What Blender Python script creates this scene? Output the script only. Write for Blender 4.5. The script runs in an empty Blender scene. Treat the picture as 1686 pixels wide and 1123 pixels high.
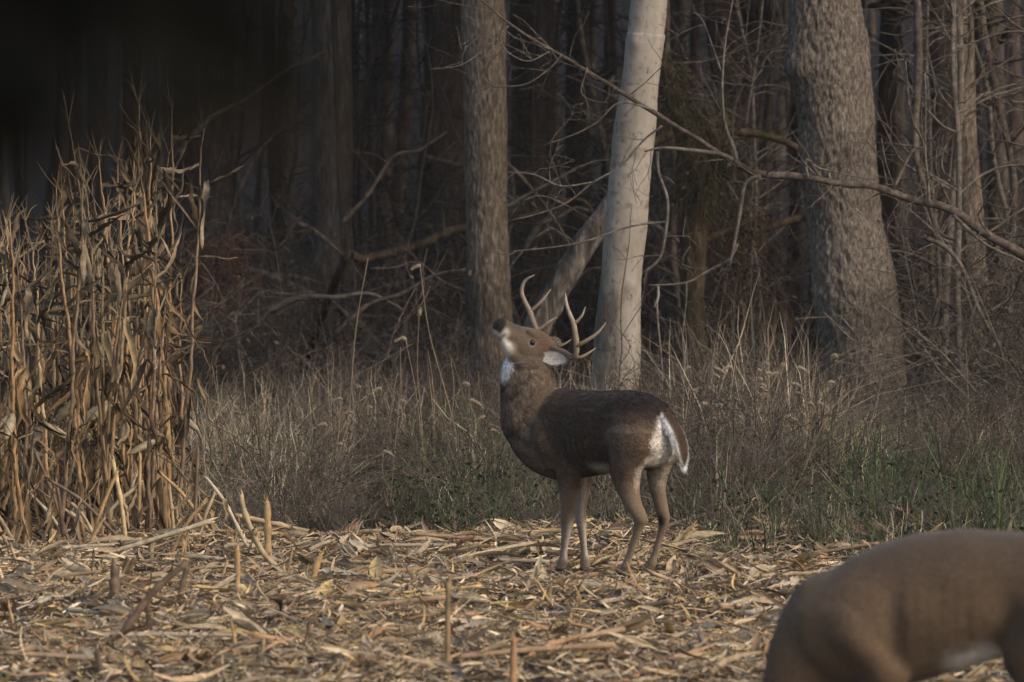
import bpy, math, random
import numpy as np
from mathutils import Vector
from mathutils.bvhtree import BVHTree

scene = bpy.context.scene
COL = scene.collection
rad = math.radians

# ------------------------------------------------------------------ camera
F = 10240.0                      # focal length in photograph pixels (1686 wide)
CAM_H = 1.73
HORIZON = 397.0
PITCH = math.atan((561.5 - HORIZON) / F)
cam_d = bpy.data.cameras.new('camera')
cam_d.lens = 36.0 * F / 1686.0
cam_d.clip_start = 0.1
cam_d.clip_end = 2000
cam_d.dof.use_dof = True
cam_d.dof.focus_distance = 36.5
cam_d.dof.aperture_fstop = 6.8
cam = bpy.data.objects.new('camera', cam_d)
cam.location = (0, 0, CAM_H)
cam.rotation_euler = (math.pi / 2 - PITCH, 0, 0)
COL.objects.link(cam)
scene.camera = cam

# ------------------------------------------------------------------ light
SUN_EL, SUN_AZ = rad(32), rad(130)         # azimuth clockwise from +Y: behind the camera, to the right
world = bpy.data.worlds.new('World')
scene.world = world
world.use_nodes = True
wn = world.node_tree
wn.nodes.clear()
sky = wn.nodes.new('ShaderNodeTexSky')
sky.sky_type = 'NISHITA'
sky.sun_disc = False
sky.sun_elevation = SUN_EL
sky.sun_rotation = SUN_AZ
sky.air_density = 1.0
sky.dust_density = 2.5
bg = wn.nodes.new('ShaderNodeBackground')
bg.inputs['Strength'].default_value = 0.125
wo = wn.nodes.new('ShaderNodeOutputWorld')
wn.links.new(sky.outputs['Color'], bg.inputs['Color'])
wn.links.new(bg.outputs['Background'], wo.inputs['Surface'])
sun_d = bpy.data.lights.new('sun', 'SUN')
sun_d.energy = 1.1
sun_d.angle = rad(20)
sun_d.color = (1.0, 0.90, 0.79)
sun = bpy.data.objects.new('sun', sun_d)
sdir = Vector((math.sin(SUN_AZ) * math.cos(SUN_EL), math.cos(SUN_AZ) * math.cos(SUN_EL), math.sin(SUN_EL)))
sun.rotation_euler = sdir.to_track_quat('Z', 'Y').to_euler()
sun.location = (6, -4, 12)
COL.objects.link(sun)
vs = scene.view_settings
vs.view_transform = 'Standard'
vs.look = 'None'
vs.gamma = 1.0
vs.exposure = 0.64
vs.use_curve_mapping = False
scene.cycles.max_bounces = 5
scene.cycles.diffuse_bounces = 3
scene.cycles.use_denoising = True

# ------------------------------------------------------------------ helpers
_ca, _sa = math.cos(PITCH), math.sin(PITCH)

def P(px, py, D):
    """point at distance D (world Y) behind photograph pixel px, py"""
    u, v = (px - 843.0) / F, (561.5 - py) / F
    y = _ca + v * _sa
    z = -_sa + v * _ca
    k = D / y
    return np.array((u * k, D, CAM_H + z * k))

def px_of(p):
    d = np.asarray(p) - np.array((0, 0, CAM_H))
    zc = d[1] * _ca - d[2] * _sa
    yc = d[1] * _sa + d[2] * _ca
    return 843 + F * d[0] / zc, 561.5 - F * yc / zc

def ground_D(py):
    return F * CAM_H / (py - HORIZON)

def hash3(ix, iy, iz, seed):
    h = (ix.astype(np.int64) * 374761393 + iy.astype(np.int64) * 668265263 + iz.astype(np.int64) * 2147483647 + seed * 1274126177) & 0xFFFFFFFF
    h = ((h ^ (h >> 13)) * 1274126177) & 0xFFFFFFFF
    h = (h ^ (h >> 16)) & 0xFFFFFFFF
    return h / 4294967295.0

def noise(p, scale=1.0, seed=0, octaves=1):
    """value noise 0..1 for an (n,3) array"""
    p = np.asarray(p, float) * scale
    out = np.zeros(len(p)); amp = 1.0; tot = 0.0
    for o in range(octaves):
        q = p * (2 ** o) + 17.3 * o
        i = np.floor(q).astype(np.int64)
        f = q - i
        f = f * f * (3 - 2 * f)
        r = 0
        for dx in (0, 1):
            for dy in (0, 1):
                for dz in (0, 1):
                    w = (f[:, 0] if dx else 1 - f[:, 0]) * (f[:, 1] if dy else 1 - f[:, 1]) * (f[:, 2] if dz else 1 - f[:, 2])
                    r = r + w * hash3(i[:, 0] + dx, i[:, 1] + dy, i[:, 2] + dz, seed + o)
        out += amp * r; tot += amp; amp *= 0.5
    return out / tot

def sstep(a, b, x):
    t = np.clip((np.asarray(x, float) - a) / (b - a), 0, 1)
    return t * t * (3 - 2 * t)

def nrm(v):
    v = np.asarray(v, float)
    return v / np.maximum(np.linalg.norm(v, axis=-1, keepdims=True), 1e-9)

def mesh_np(name, V, Fq, cols=None, smooth=True):
    """V (n,3); Fq list of int arrays (m,k) or one"""
    if not isinstance(Fq, list):
        Fq = [Fq]
    Fq = [np.asarray(f, np.int32) for f in Fq if len(f)]
    me = bpy.data.meshes.new(name)
    V = np.asarray(V, np.float32)
    me.vertices.add(len(V))
    me.vertices.foreach_set('co', V.ravel())
    loops = np.concatenate([f.ravel() for f in Fq])
    tot = np.concatenate([np.full(len(f), f.shape[1], np.int32) for f in Fq])
    start = np.concatenate(([0], np.cumsum(tot)[:-1])).astype(np.int32)
    me.loops.add(len(loops))
    me.loops.foreach_set('vertex_index', loops)
    me.polygons.add(len(tot))
    me.polygons.foreach_set('loop_start', start)
    me.polygons.foreach_set('loop_total', tot)
    me.polygons.foreach_set('use_smooth', np.full(len(tot), smooth))
    me.update(calc_edges=True)
    if cols is not None:
        a = me.color_attributes.new('Col', 'FLOAT_COLOR', 'POINT')
        c = np.ones((len(V), 4), np.float32)
        c[:, :3] = cols
        a.data.foreach_set('color', c.ravel())
    return me

def link(name, me, m=None, parent=None, loc=None):
    o = bpy.data.objects.new(name, me)
    COL.objects.link(o)
    if m is not None and me is not None and not me.materials:
        me.materials.append(m)
    if parent is not None:
        o.parent = parent
    if loc is not None:
        o.location = tuple(loc)
    return o

def tag(o, label=None, cat=None, group=None, kind=None):
    if label: o['label'] = label
    if cat: o['category'] = cat
    if group: o['group'] = group
    if kind: o['kind'] = kind
    return o

def thing(name, label, cat, loc=(0, 0, 0), group=None, rz=0.0):
    o = link(name, None, loc=loc)
    o.empty_display_size = 0.1
    o.rotation_euler = (0, 0, rz)
    return tag(o, label, cat, group)

class Acc:
    """collects tubes / ribbons into one mesh"""
    def __init__(self):
        self.V = []; self.Q = []; self.T = []; self.C = []; self.n = 0
    def add(self, V, Q=None, T=None, C=None):
        V = np.asarray(V, float)
        self.V.append(V)
        if Q is not None and len(Q): self.Q.append(np.asarray(Q) + self.n)
        if T is not None and len(T): self.T.append(np.asarray(T) + self.n)
        c = np.empty((len(V), 3)); c[:] = C if C is not None else (.5, .5, .5)
        self.C.append(c)
        self.n += len(V)
    def mesh(self, name, smooth=True):
        fs = []
        if self.Q: fs.append(np.concatenate(self.Q))
        if self.T: fs.append(np.concatenate(self.T))
        return mesh_np(name, np.concatenate(self.V), fs, np.concatenate(self.C), smooth)

def frames(pts):
    pts = np.asarray(pts, float)
    t = nrm(np.gradient(pts, axis=0))
    a = np.array((0, 0, 1.0)) if abs(t[0][2]) < .8 else np.array((1.0, 0, 0))
    u = nrm(np.cross(t[0], a))
    U = [u]
    for i in range(1, len(pts)):
        u = u - t[i] * np.dot(u, t[i])
        u = nrm(u)
        U.append(u)
    U = np.array(U)
    return t, U, np.cross(t, U)

def tube(pts, r, n=6, cap=True):
    """tube along pts; returns V, quads, tris"""
    pts = np.asarray(pts, float)
    r = np.broadcast_to(np.asarray(r, float), (len(pts),))
    t, U, W = frames(pts)
    a = np.arange(n) * 2 * np.pi / n
    ring = np.cos(a)[None, :, None] * U[:, None, :] + np.sin(a)[None, :, None] * W[:, None, :]
    V = (pts[:, None, :] + ring * r[:, None, None]).reshape(-1, 3)
    m = len(pts)
    i = np.arange(m - 1)[:, None] * n
    j = np.arange(n)[None, :]
    k = (j + 1) % n
    Q = np.stack([i + j, i + k, i + n + k, i + n + j], -1).reshape(-1, 4)
    T = np.zeros((0, 3), int)
    if cap:
        V = np.concatenate([V, pts[:1], pts[-1:]])
        b, e = m * n, m * n + 1
        j = np.arange(n); k = (j + 1) % n
        T = np.concatenate([np.stack([k, j, np.full(n, b)], -1), np.stack([(m - 1) * n + j, (m - 1) * n + k, np.full(n, e)], -1)])
    return V, Q, T

def smooth_path(pts, sub=4):
    """Catmull-Rom through rows of any width"""
    pts = np.asarray(pts, float)
    if len(pts) < 3 or sub < 2:
        return pts
    q = np.concatenate([[2 * pts[0] - pts[1]], pts, [2 * pts[-1] - pts[-2]]])
    out = []
    for i in range(1, len(q) - 2):
        for s in range(sub):
            t = s / sub
            out.append(.5 * ((2 * q[i]) + (-q[i - 1] + q[i + 1]) * t + (2 * q[i - 1] - 5 * q[i] + 4 * q[i + 1] - q[i + 2]) * t * t + (-q[i - 1] + 3 * q[i] - 3 * q[i + 1] + q[i + 2]) * t ** 3))
    out.append(pts[-1])
    return np.array(out)

def ribbons(C, S, W, fold=0.0, N=None):
    """many strips at once. C (n,s,3) centre lines, S (n,s,3) side vectors, W (n,s) half widths"""
    n, s, _ = C.shape
    if fold and N is not None:
        cols = [C - S * W[..., None] + N * (W * fold)[..., None], C, C + S * W[..., None] + N * (W * fold)[..., None]]
    else:
        cols = [C - S * W[..., None], C + S * W[..., None]]
    k = len(cols)
    V = np.stack(cols, 2).reshape(-1, 3)
    base = np.arange(n)[:, None, None] * s * k + np.arange(s - 1)[None, :, None] * k + np.arange(k - 1)[None, None, :]
    Q = np.stack([base, base + 1, base + k + 1, base + k], -1).reshape(-1, 4)
    return V, Q, s * k

# ------------------------------------------------------------------ materials
def new_mat(name):
    m = bpy.data.materials.new(name)
    m.use_nodes = True
    nt = m.node_tree
    return m, nt, nt.nodes['Principled BSDF']

def ramp(nt, fac, stops):
    r = nt.nodes.new('ShaderNodeValToRGB')
    while len(r.color_ramp.elements) < len(stops):
        r.color_ramp.elements.new(.5)
    for e, (p, c) in zip(r.color_ramp.elements, stops):
        e.position = p; e.color = (*c, 1)
    nt.links.new(fac, r.inputs['Fac'])
    return r.outputs['Color']

def tex_noise(nt, scale, detail=4, rough=.55, stretch=None, coord='Object', dist=0.0):
    tc = nt.nodes.new('ShaderNodeTexCoord')
    src = tc.outputs[coord]
    if stretch:
        mp = nt.nodes.new('ShaderNodeMapping')
        mp.inputs['Scale'].default_value = stretch
        nt.links.new(src, mp.inputs['Vector']); src = mp.outputs['Vector']
    n = nt.nodes.new('ShaderNodeTexNoise')
    n.inputs['Scale'].default_value = scale
    n.inputs['Detail'].default_value = detail
    n.inputs['Roughness'].default_value = rough
    n.inputs['Distortion'].default_value = dist
    nt.links.new(src, n.inputs['Vector'])
    return n.outputs['Fac']

def mixrgb(nt, a, b, fac, mode='MIX'):
    m = nt.nodes.new('ShaderNodeMix')
    m.data_type = 'RGBA'; m.blend_type = mode
    for sock, v in ((m.inputs[0], fac), (m.inputs[6], a), (m.inputs[7], b)):
        if hasattr(v, 'is_linked'): nt.links.new(v, sock)
        elif isinstance(v, tuple): sock.default_value = (*v, 1)
        else: sock.default_value = v
    return m.outputs[2]

def add_bump(nt, bs, h, strength=.5, dist=.01):
    b = nt.nodes.new('ShaderNodeBump')
    b.inputs['Strength'].default_value = strength
    b.inputs['Distance'].default_value = dist
    nt.links.new(h, b.inputs['Height'])
    nt.links.new(b.outputs['Normal'], bs.inputs['Normal'])

def attr_mat(name, rough=.8, nscale=20, lo=.65, hi=1.3, stretch=None, bump=0, bdist=.005, transl=0.0, spec=.25, sheen=0.0):
    """colour from the mesh attribute, varied by noise"""
    m, nt, bs = new_mat(name)
    at = nt.nodes.new('ShaderNodeAttribute'); at.attribute_name = 'Col'
    fac = tex_noise(nt, nscale, 5, .6, stretch)
    c = ramp(nt, fac, [(.25, (lo,) * 3), (.75, (hi,) * 3)])
    col = mixrgb(nt, at.outputs['Color'], c, 1.0, 'MULTIPLY')
    nt.links.new(col, bs.inputs['Base Color'])
    bs.inputs['Roughness'].default_value = rough
    bs.inputs['Specular IOR Level'].default_value = spec
    if sheen:
        bs.inputs['Sheen Weight'].default_value = sheen
    if bump: add_bump(nt, bs, fac, bump, bdist)
    if transl:
        tr = nt.nodes.new('ShaderNodeBsdfTranslucent')
        nt.links.new(col, tr.inputs['Color'])
        mx = nt.nodes.new('ShaderNodeMixShader'); mx.inputs[0].default_value = transl
        out = nt.nodes['Material Output']
        nt.links.new(bs.outputs[0], mx.inputs[1]); nt.links.new(tr.outputs[0], mx.inputs[2])
        nt.links.new(mx.outputs[0], out.inputs['Surface'])
    return m

def bark_mat(name, dark, mid, light, scale=14, stretch=(1, 1, .25), bump=.7, bdist=.02, rough=.9, moss=None):
    m, nt, bs = new_mat(name)
    f1 = tex_noise(nt, scale, 8, .65, stretch, dist=.4)
    c = ramp(nt, f1, [(.3, dark), (.5, mid), (.72, light)])
    f2 = tex_noise(nt, 1.3, 4, .6)
    c = mixrgb(nt, c, ramp(nt, f2, [(.3, (.5, .48, .45)), (.7, (1.3, 1.25, 1.2))]), 1.0, 'MULTIPLY')
    if moss:
        f3 = tex_noise(nt, 3.1, 5, .65)
        c = mixrgb(nt, c, moss, ramp(nt, f3, [(.5, (0, 0, 0)), (.66, (.75, .75, .75))]))
    nt.links.new(c, bs.inputs['Base Color'])
    bs.inputs['Roughness'].default_value = rough
    bs.inputs['Specular IOR Level'].default_value = .2
    f4 = tex_noise(nt, scale * 3, 6, .7, stretch)
    add_bump(nt, bs, mixrgb(nt, f1, f4, .4), bump, bdist)
    return m

M = {}
M['oak'] = bark_mat('oak_bark', (.045, .037, .03), (.25, .207, .168), (.6, .525, .44), 58, (1, 1, .35), 1.0, .08)
M['mid'] = bark_mat('ridged_bark', (.04, .032, .025), (.17, .134, .102), (.42, .35, .28), 46, (1, 1, .22), 1.0, .03)
M['far'] = bark_mat('far_shade_bark', (.02, .017, .014), (.075, .063, .052), (.17, .145, .12), 30, (1, 1, .12), .8, .03)  # bark colour lowered to put the deep woods' shade into it
M['far_red'] = bark_mat('reddish_shade_bark', (.026, .018, .015), (.092, .066, .054), (.19, .142, .118), 30, (1, 1, .12), .8, .03)  # reddish bark with the shade of the deep woods worked into its colour
M['moss'] = bark_mat('mossy_bark', (.018, .013, .008), (.07, .05, .03), (.15, .11, .07), 14, (1, 1, .3), 1.0, .03, moss=(.05, .05, .018))
M['log'] = bark_mat('weathered_log', (.012, .01, .008), (.075, .064, .055), (.26, .23, .205), 18, (1, 1, .2), .8, .02)
M['twig'] = bark_mat('grey_twig_bark', (.04, .034, .029), (.13, .11, .09), (.24, .21, .18), 20, (1, 1, 1), .4, .004)
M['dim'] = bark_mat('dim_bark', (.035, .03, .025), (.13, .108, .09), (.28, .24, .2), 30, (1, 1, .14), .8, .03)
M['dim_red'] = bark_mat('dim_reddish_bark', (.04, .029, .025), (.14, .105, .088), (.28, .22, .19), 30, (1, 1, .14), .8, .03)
M['shaded_twig'] = bark_mat('shaded_twig_bark', (.02, .017, .014), (.075, .062, .05), (.15, .125, .103), 20, (1, 1, 1), .4, .004)  # darker copy of the twig bark, shade painted in for distant saplings
M['brown_twig'] = bark_mat('brown_twig_bark', (.028, .022, .018), (.09, .07, .055), (.19, .155, .125), 20, (1, 1, 1), .4, .004)

def sycamore_mat():
    m, nt, bs = new_mat('pale_smooth_bark')
    f1 = tex_noise(nt, 2.2, 6, .6, (1, 1, .5), dist=.6)
    c = ramp(nt, f1, [(.36, (.12, .1, .078)), (.45, (.245, .21, .168)), (.56, (.31, .268, .218)), (.66, (.17, .147, .12))])
    f2 = tex_noise(nt, 26, 6, .7, (1, 1, .6))
    c = mixrgb(nt, c, ramp(nt, f2, [(.32, (.36, .33, .29)), (.43, (.97, .97, .97)), (.8, (1.1, 1.08, 1.04))]), 1.0, 'MULTIPLY')
    f3 = tex_noise(nt, 5.0, 3, .5, (1, 1, 3))
    c = mixrgb(nt, c, ramp(nt, f3, [(.26, (.6, .55, .48)), (.4, (1, 1, 1))]), 1.0, 'MULTIPLY')
    nt.links.new(c, bs.inputs['Base Color'])
    bs.inputs['Roughness'].default_value = .75
    bs.inputs['Specular IOR Level'].default_value = .2
    add_bump(nt, bs, mixrgb(nt, f1, f2, .5), .35, .01)
    return m
M['sycamore'] = sycamore_mat()
M['straw'] = attr_mat('dry_straw', .75, 35, .6, 1.35, transl=.12)
M['husk'] = attr_mat('dry_husk', .7, 30, .55, 1.35, (1, 1, 1), .4, .003, transl=.12, spec=.3)
M['stalk'] = attr_mat('corn_stem', .6, 22, .55, 1.35, None, .4, .003, spec=.35)
M['cornleaf'] = attr_mat('dry_corn_leaf', .75, 26, .55, 1.35, None, .4, .003, transl=.15, spec=.25)
M['grass'] = attr_mat('grass_blades', .75, 7, .45, 1.5, transl=.15)
M['leaf'] = attr_mat('leaf', .7, 14, .7, 1.3, transl=.15)
M['fur'] = attr_mat('deer_coat', .9, 90, .72, 1.28, (1, 1, 1), .5, .006, spec=.1, sheen=.12)
M['hair'] = attr_mat('deer_hair', .85, 60, .8, 1.2, spec=.12)
M['antler'] = attr_mat('antler_bone', .55, 40, .7, 1.2, None, .3, .002, spec=.35)
M['skin'] = attr_mat('dark_skin', .45, 80, .8, 1.2, None, .3, .001, spec=.4)

def ground_mat():
    m, nt, bs = new_mat('leafy_soil')
    f1 = tex_noise(nt, 3, 8, .7, coord='Object')
    f2 = tex_noise(nt, 30, 6, .7, coord='Object')
    c = ramp(nt, f1, [(.3, (.026, .022, .018)), (.5, (.056, .047, .037)), (.7, (.09, .076, .06))])
    c = mixrgb(nt, c, ramp(nt, f2, [(.3, (.45, .43, .4)), (.7, (1.5, 1.4, 1.25))]), 1.0, 'MULTIPLY')
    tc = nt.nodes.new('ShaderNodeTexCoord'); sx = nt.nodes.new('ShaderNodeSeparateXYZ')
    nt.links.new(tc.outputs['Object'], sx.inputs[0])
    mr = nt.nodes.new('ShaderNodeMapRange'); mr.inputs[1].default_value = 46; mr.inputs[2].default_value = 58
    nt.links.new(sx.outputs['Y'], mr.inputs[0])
    shaded_humus = ramp(nt, f2, [(.3, (.012, .011, .010)), (.7, (.034, .030, .026))])  # wood floor humus, its colour darkened further to stand in for shade
    c = mixrgb(nt, c, shaded_humus, mr.outputs[0])
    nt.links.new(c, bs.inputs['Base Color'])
    bs.inputs['Roughness'].default_value = .95
    bs.inputs['Specular IOR Level'].default_value = .1
    add_bump(nt, bs, f2, 1.0, .04)
    return m
M['ground'] = ground_mat()

# ------------------------------------------------------------------ ground
def gz(x, y):
    x = np.asarray(x, float); y = np.asarray(y, float)
    z = .02 * np.sin(x * .9 + y * .35) + .015 * np.sin(y * 1.3 - x * .6)
    z = z + .06 * sstep(37, 46, y) + 16 * sstep(95, 210, y)
    return z

def build_ground():
    xs = np.concatenate([np.linspace(-420, -30, 22), np.linspace(-24, -8, 9), np.linspace(-7, 7, 71), np.linspace(8, 24, 9), np.linspace(30, 420, 22)])
    ys = np.concatenate([np.linspace(-300, -5, 18), np.linspace(0, 20, 21), np.linspace(20.25, 60, 160), np.linspace(61, 120, 60), np.linspace(125, 420, 50)])
    X, Y = np.meshgrid(xs, ys)
    V = np.stack([X, Y, gz(X, Y)], -1).reshape(-1, 3)
    V[:, 2] += (noise(V, 1.1, 3, 3) - .5) * .07 * (np.abs(V[:, 0]) < 10) * (V[:, 1] > 15)
    w = len(xs)
    i = np.arange(len(ys) - 1)[:, None] * w + np.arange(w - 1)[None, :]
    Q = np.stack([i, i + 1, i + w + 1, i + w], -1).reshape(-1, 4)
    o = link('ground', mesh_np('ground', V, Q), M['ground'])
    tag(o, 'brown soil of the cut corn field and the leaf covered wood floor', 'ground', kind='structure')
build_ground()

# ------------------------------------------------------------------ trees
def trunk_mesh(name, path, n=40, bark=.012, freq=(9, 2.2), seed=1, bulges=()):
    """path rows x,y,z,r ; ridged bark relief in the mesh itself"""
    p = smooth_path(path, 6)
    zs = p[:, 2]
    L = np.concatenate([[0], np.cumsum(np.linalg.norm(np.diff(p[:, :3], axis=0), axis=1))])
    step = .02 if bark else .25
    m = max(12, int(min(L[-1], 6.0) / step) + 12)
    s = np.concatenate([np.linspace(0, min(6.0, L[-1]), m - 10), np.linspace(min(6.0, L[-1]), L[-1], 11)[1:]]) if L[-1] > 6 else np.linspace(0, L[-1], m)
    q = np.stack([np.interp(s, L, p[:, k]) for k in range(4)], -1)
    V, Q, T = tube(q[:, :3], q[:, 3], n, cap=True)
    c = np.repeat(q[:, :3], n, axis=0)
    body = V[:len(c)]
    d = body - c
    r = np.linalg.norm(d, axis=1, keepdims=True)
    un = d / np.maximum(r, 1e-6)
    if bark:
        ang = np.arctan2(un[:, 1], un[:, 0])
        R = r[:, 0].mean()
        warp = (noise(body, 3, seed + 5, 2) - .5) * 1.2
        k = np.stack([np.cos(ang + warp * .25) * R * freq[0], np.sin(ang + warp * .25) * R * freq[0], np.repeat(s, n) * freq[1]], -1)
        rn = noise(k, 1.6, seed, 3)
        ridge = 1 - np.abs(rn * 2 - 1) * 1.9
        fine = noise(k * np.array((3, 3, 2)), 1.6, seed + 9, 2) - .5
        big = noise(body, 1.6, seed + 3, 2) - .5
        h = ridge * bark + fine * bark * .9 + big * r[:, 0] * .3
        for (bp, br, bh) in bulges:
            h = h + bh * np.exp(-((body - np.asarray(bp)) ** 2).sum(1) / br ** 2)
        body += un * h[:, None]
    V[:len(c)] = body
    return mesh_np(name, V, [Q, T])

def grow(rng, start, d, length, r, depth, out, curl=.25, seg=5, nsub=(3, 5), up=.0, ratio=.55, tiprat=.3):
    pts = [np.asarray(start, float)]
    dd = nrm(d)
    for i in range(seg):
        dd = nrm(dd + rng.normal(0, curl, 3) + np.array((0, 0, up)))
        pts.append(pts[-1] + dd * length / seg)
    pts = np.array(pts)
    out.append((pts, np.linspace(r, r * tiprat, len(pts)), depth))
    if depth > 0:
        for k in range(rng.integers(nsub[0], nsub[1] + 1)):
            t = rng.uniform(.2, .97)
            i = min(int(t * seg), seg - 1)
            b = pts[i] + (pts[i + 1] - pts[i]) * (t * seg - i)
            ax = nrm(pts[i + 1] - pts[i])
            side = nrm(np.cross(ax, rng.normal(0, 1, 3)))
            nd = nrm(ax * rng.uniform(.3, .9) + side * rng.uniform(.6, 1.1))
            grow(rng, b, nd, length * ratio * rng.uniform(.6, 1.15), r * (1 - t * .6) * .55, depth - 1, out, curl, max(3, seg - 1), nsub, up, ratio, tiprat)

def branches_mesh(name, br, sides=4, cols=None):
    A = Acc()
    for pts, r, dep in br:
        V, Q, T = tube(smooth_path(np.c_[pts], 2), np.interp(np.linspace(0, 1, 2 * len(pts) - 1), np.linspace(0, 1, len(r)), r), sides if dep > 0 else 3, cap=False)
        A.add(V, Q, T)
    return A.mesh(name)

def leaf_quads(rng, pts, size, cols, n_per=1, jit=.1):
    """small folded leaves at given points"""
    n = len(pts) * n_per
    c = np.repeat(np.asarray(pts), n_per, axis=0) + rng.normal(0, jit, (n, 3))
    d = nrm(rng.normal(0, 1, (n, 3)) + np.array((0, 0, -.5)))
    s = nrm(np.cross(d, rng.normal(0, 1, (n, 3))))
    nn = np.cross(d, s)
    L = rng.uniform(.6, 1.3, n) * size
    t = np.array((0, .35, .7, 1.0))
    C = c[:, None, :] + d[:, None, :] * (t[None, :, None] * L[:, None, None]) + nn[:, None, :] * ((t * t)[None, :, None] * (L * rng.uniform(-.4, .4, n))[:, None, None])
    W = np.array((.04, .3, .24, .02))[None, :] * L[:, None]
    V, Q, k = ribbons(C, np.repeat(s[:, None, :], 4, 1), W, .35, np.repeat(nn[:, None, :], 4, 1))
    ci = np.asarray(cols)[rng.integers(0, len(cols), n)] * rng.uniform(.6, 1.3, (n, 1))
    return V, Q, np.repeat(ci, k, axis=0)

# crowns shared between the trees (bare limbs, brown leaves added thick to shade the woods)
CROWNS = []
def make_crowns():
    for s in range(4):
        rng = np.random.default_rng(40 + s)
        br = []
        for k in range(13):
            a = rng.uniform(0, 6.28)
            z = rng.uniform(-.2, 5.0)
            d = np.array((math.cos(a), math.sin(a), rng.uniform(.1, .8)))
            grow(rng, (0, 0, z), d, rng.uniform(2.4, 4.2), .065, 2, br, .2, 5, (3, 5), .03)
        A = Acc()
        tips = []
        for pts, r, dep in br:
            V, Q, T = tube(pts, r, 4 if dep else 3, cap=False)
            A.add(V, Q, T, (.07, .055, .043))
            if dep == 0: tips.append(pts[2:])
        tp = np.concatenate(tips)
        V, Q, c = leaf_quads(rng, tp, .22, [(.09, .05, .025), (.07, .045, .028), (.1, .07, .035)], 2, .22)
        A.add(V, Q, None, c)
        CROWNS.append(A.mesh('crown_limbs'))
        CROWNS[-1].materials.append(M['leaf'])
make_crowns()
_crown_i = [0]

def tree_px(name, label, rows, D, mat, group=None, n=40, bark=.012, freq=(9, 2.2), seed=1, height=11.0, crown_z=5.6, bulges=(), cs=1.25):
    """a tree whose trunk passes the photograph's pixels; rows px,py,width"""
    pts = [np.append(P(px, py, D), w / 2 * D / F) for px, py, w in rows]
    pts.sort(key=lambda p: p[2])
    b = pts[0].copy()
    g = float(gz(b[0], D))
    d = (pts[1] - pts[0]); d = d / max(d[2], 1e-3)
    if b[2] > g:
        e = b - d * (b[2] - g + .12); e[3] = b[3] * 1.25
        pts.insert(0, e)
    t = pts[-1]; d = (pts[-1] - pts[-2]); d = d / d[2]
    for k in (.35, .7, 1.0):
        e = t + d * (height - t[2]) * k
        e[3] = t[3] * (1 - .62 * k)
        pts.append(e)
    base = np.array((pts[0][0], pts[0][1], g))
    path = np.array(pts); path[:, :3] -= base
    tr = thing(name, label, 'tree', base, group)
    link('trunk', trunk_mesh('trunk', path, n, bark, freq, seed, [(np.asarray(P(*bp)) - base, br_, bh) for bp, br_, bh in bulges]), mat, tr)
    cz = np.array([np.interp(crown_z, path[:, 2], path[:, k]) for k in range(3)])
    c = link('crown', CROWNS[_crown_i[0] % 4], None, tr, cz)
    c.rotation_euler = (0, 0, _crown_i[0] * 1.7)
    c.scale = (cs, cs, cs)
    _crown_i[0] += 1
    return tr

tree_px('oak_tree', 'broad grey oak with furrowed bark and a burl on its side', [(1360, 0, 112), (1370, 150, 116), (1383, 300, 120), (1402, 450, 122), (1421, 600, 128), (1433, 700, 148), (1442, 765, 200)], 50, M['oak'], n=200, bark=.022, freq=(15, 6.0), seed=11,
        bulges=(((1300, 110, 49.85), .17, .10), ((1335, 175, 49.7), .10, .05), ((1440, 60, 49.9), .1, .02)))
tree_px('sycamore_tree', 'pale smooth barked tree leaning slightly behind the buck', [(1068, 0, 59), (1061, 60, 64), (1053, 140, 61), (1046, 215, 67), (1037, 300, 65), (1031, 370, 71), (1024, 440, 67), (1018, 530, 74), (1012, 640, 73), (1007, 720, 84), (1002, 790, 112)], 46, M['sycamore'], n=72, bark=.003, freq=(8, 6), seed=21,
        bulges=(((1046, 70, 45.88), .05, .02), ((1050, 250, 45.86), .04, .018), ((1012, 380, 45.88), .05, .016), ((1040, 470, 45.86), .035, .014), ((1003, 560, 45.88), .05, .018)))
tree_px('ridged_tree', 'straight brown trunk with narrow ridged bark left of the pale tree', [(794, 0, 66), (799, 200, 65), (803, 400, 66), (809, 550, 70), (814, 700, 84)], 56, M['mid'], n=150, bark=.013, freq=(19, 5.5), seed=31)
tree_px('slender_tree', 'slender brown trunk rising right of the broad oak', [(1581, 0, 37), (1592, 250, 37), (1607, 470, 40), (1616, 660, 48)], 52, M['mid'], n=48, bark=.007, freq=(16, 2.6), seed=33)
G_FAR = 'dim trees standing deeper in the woods'
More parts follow.
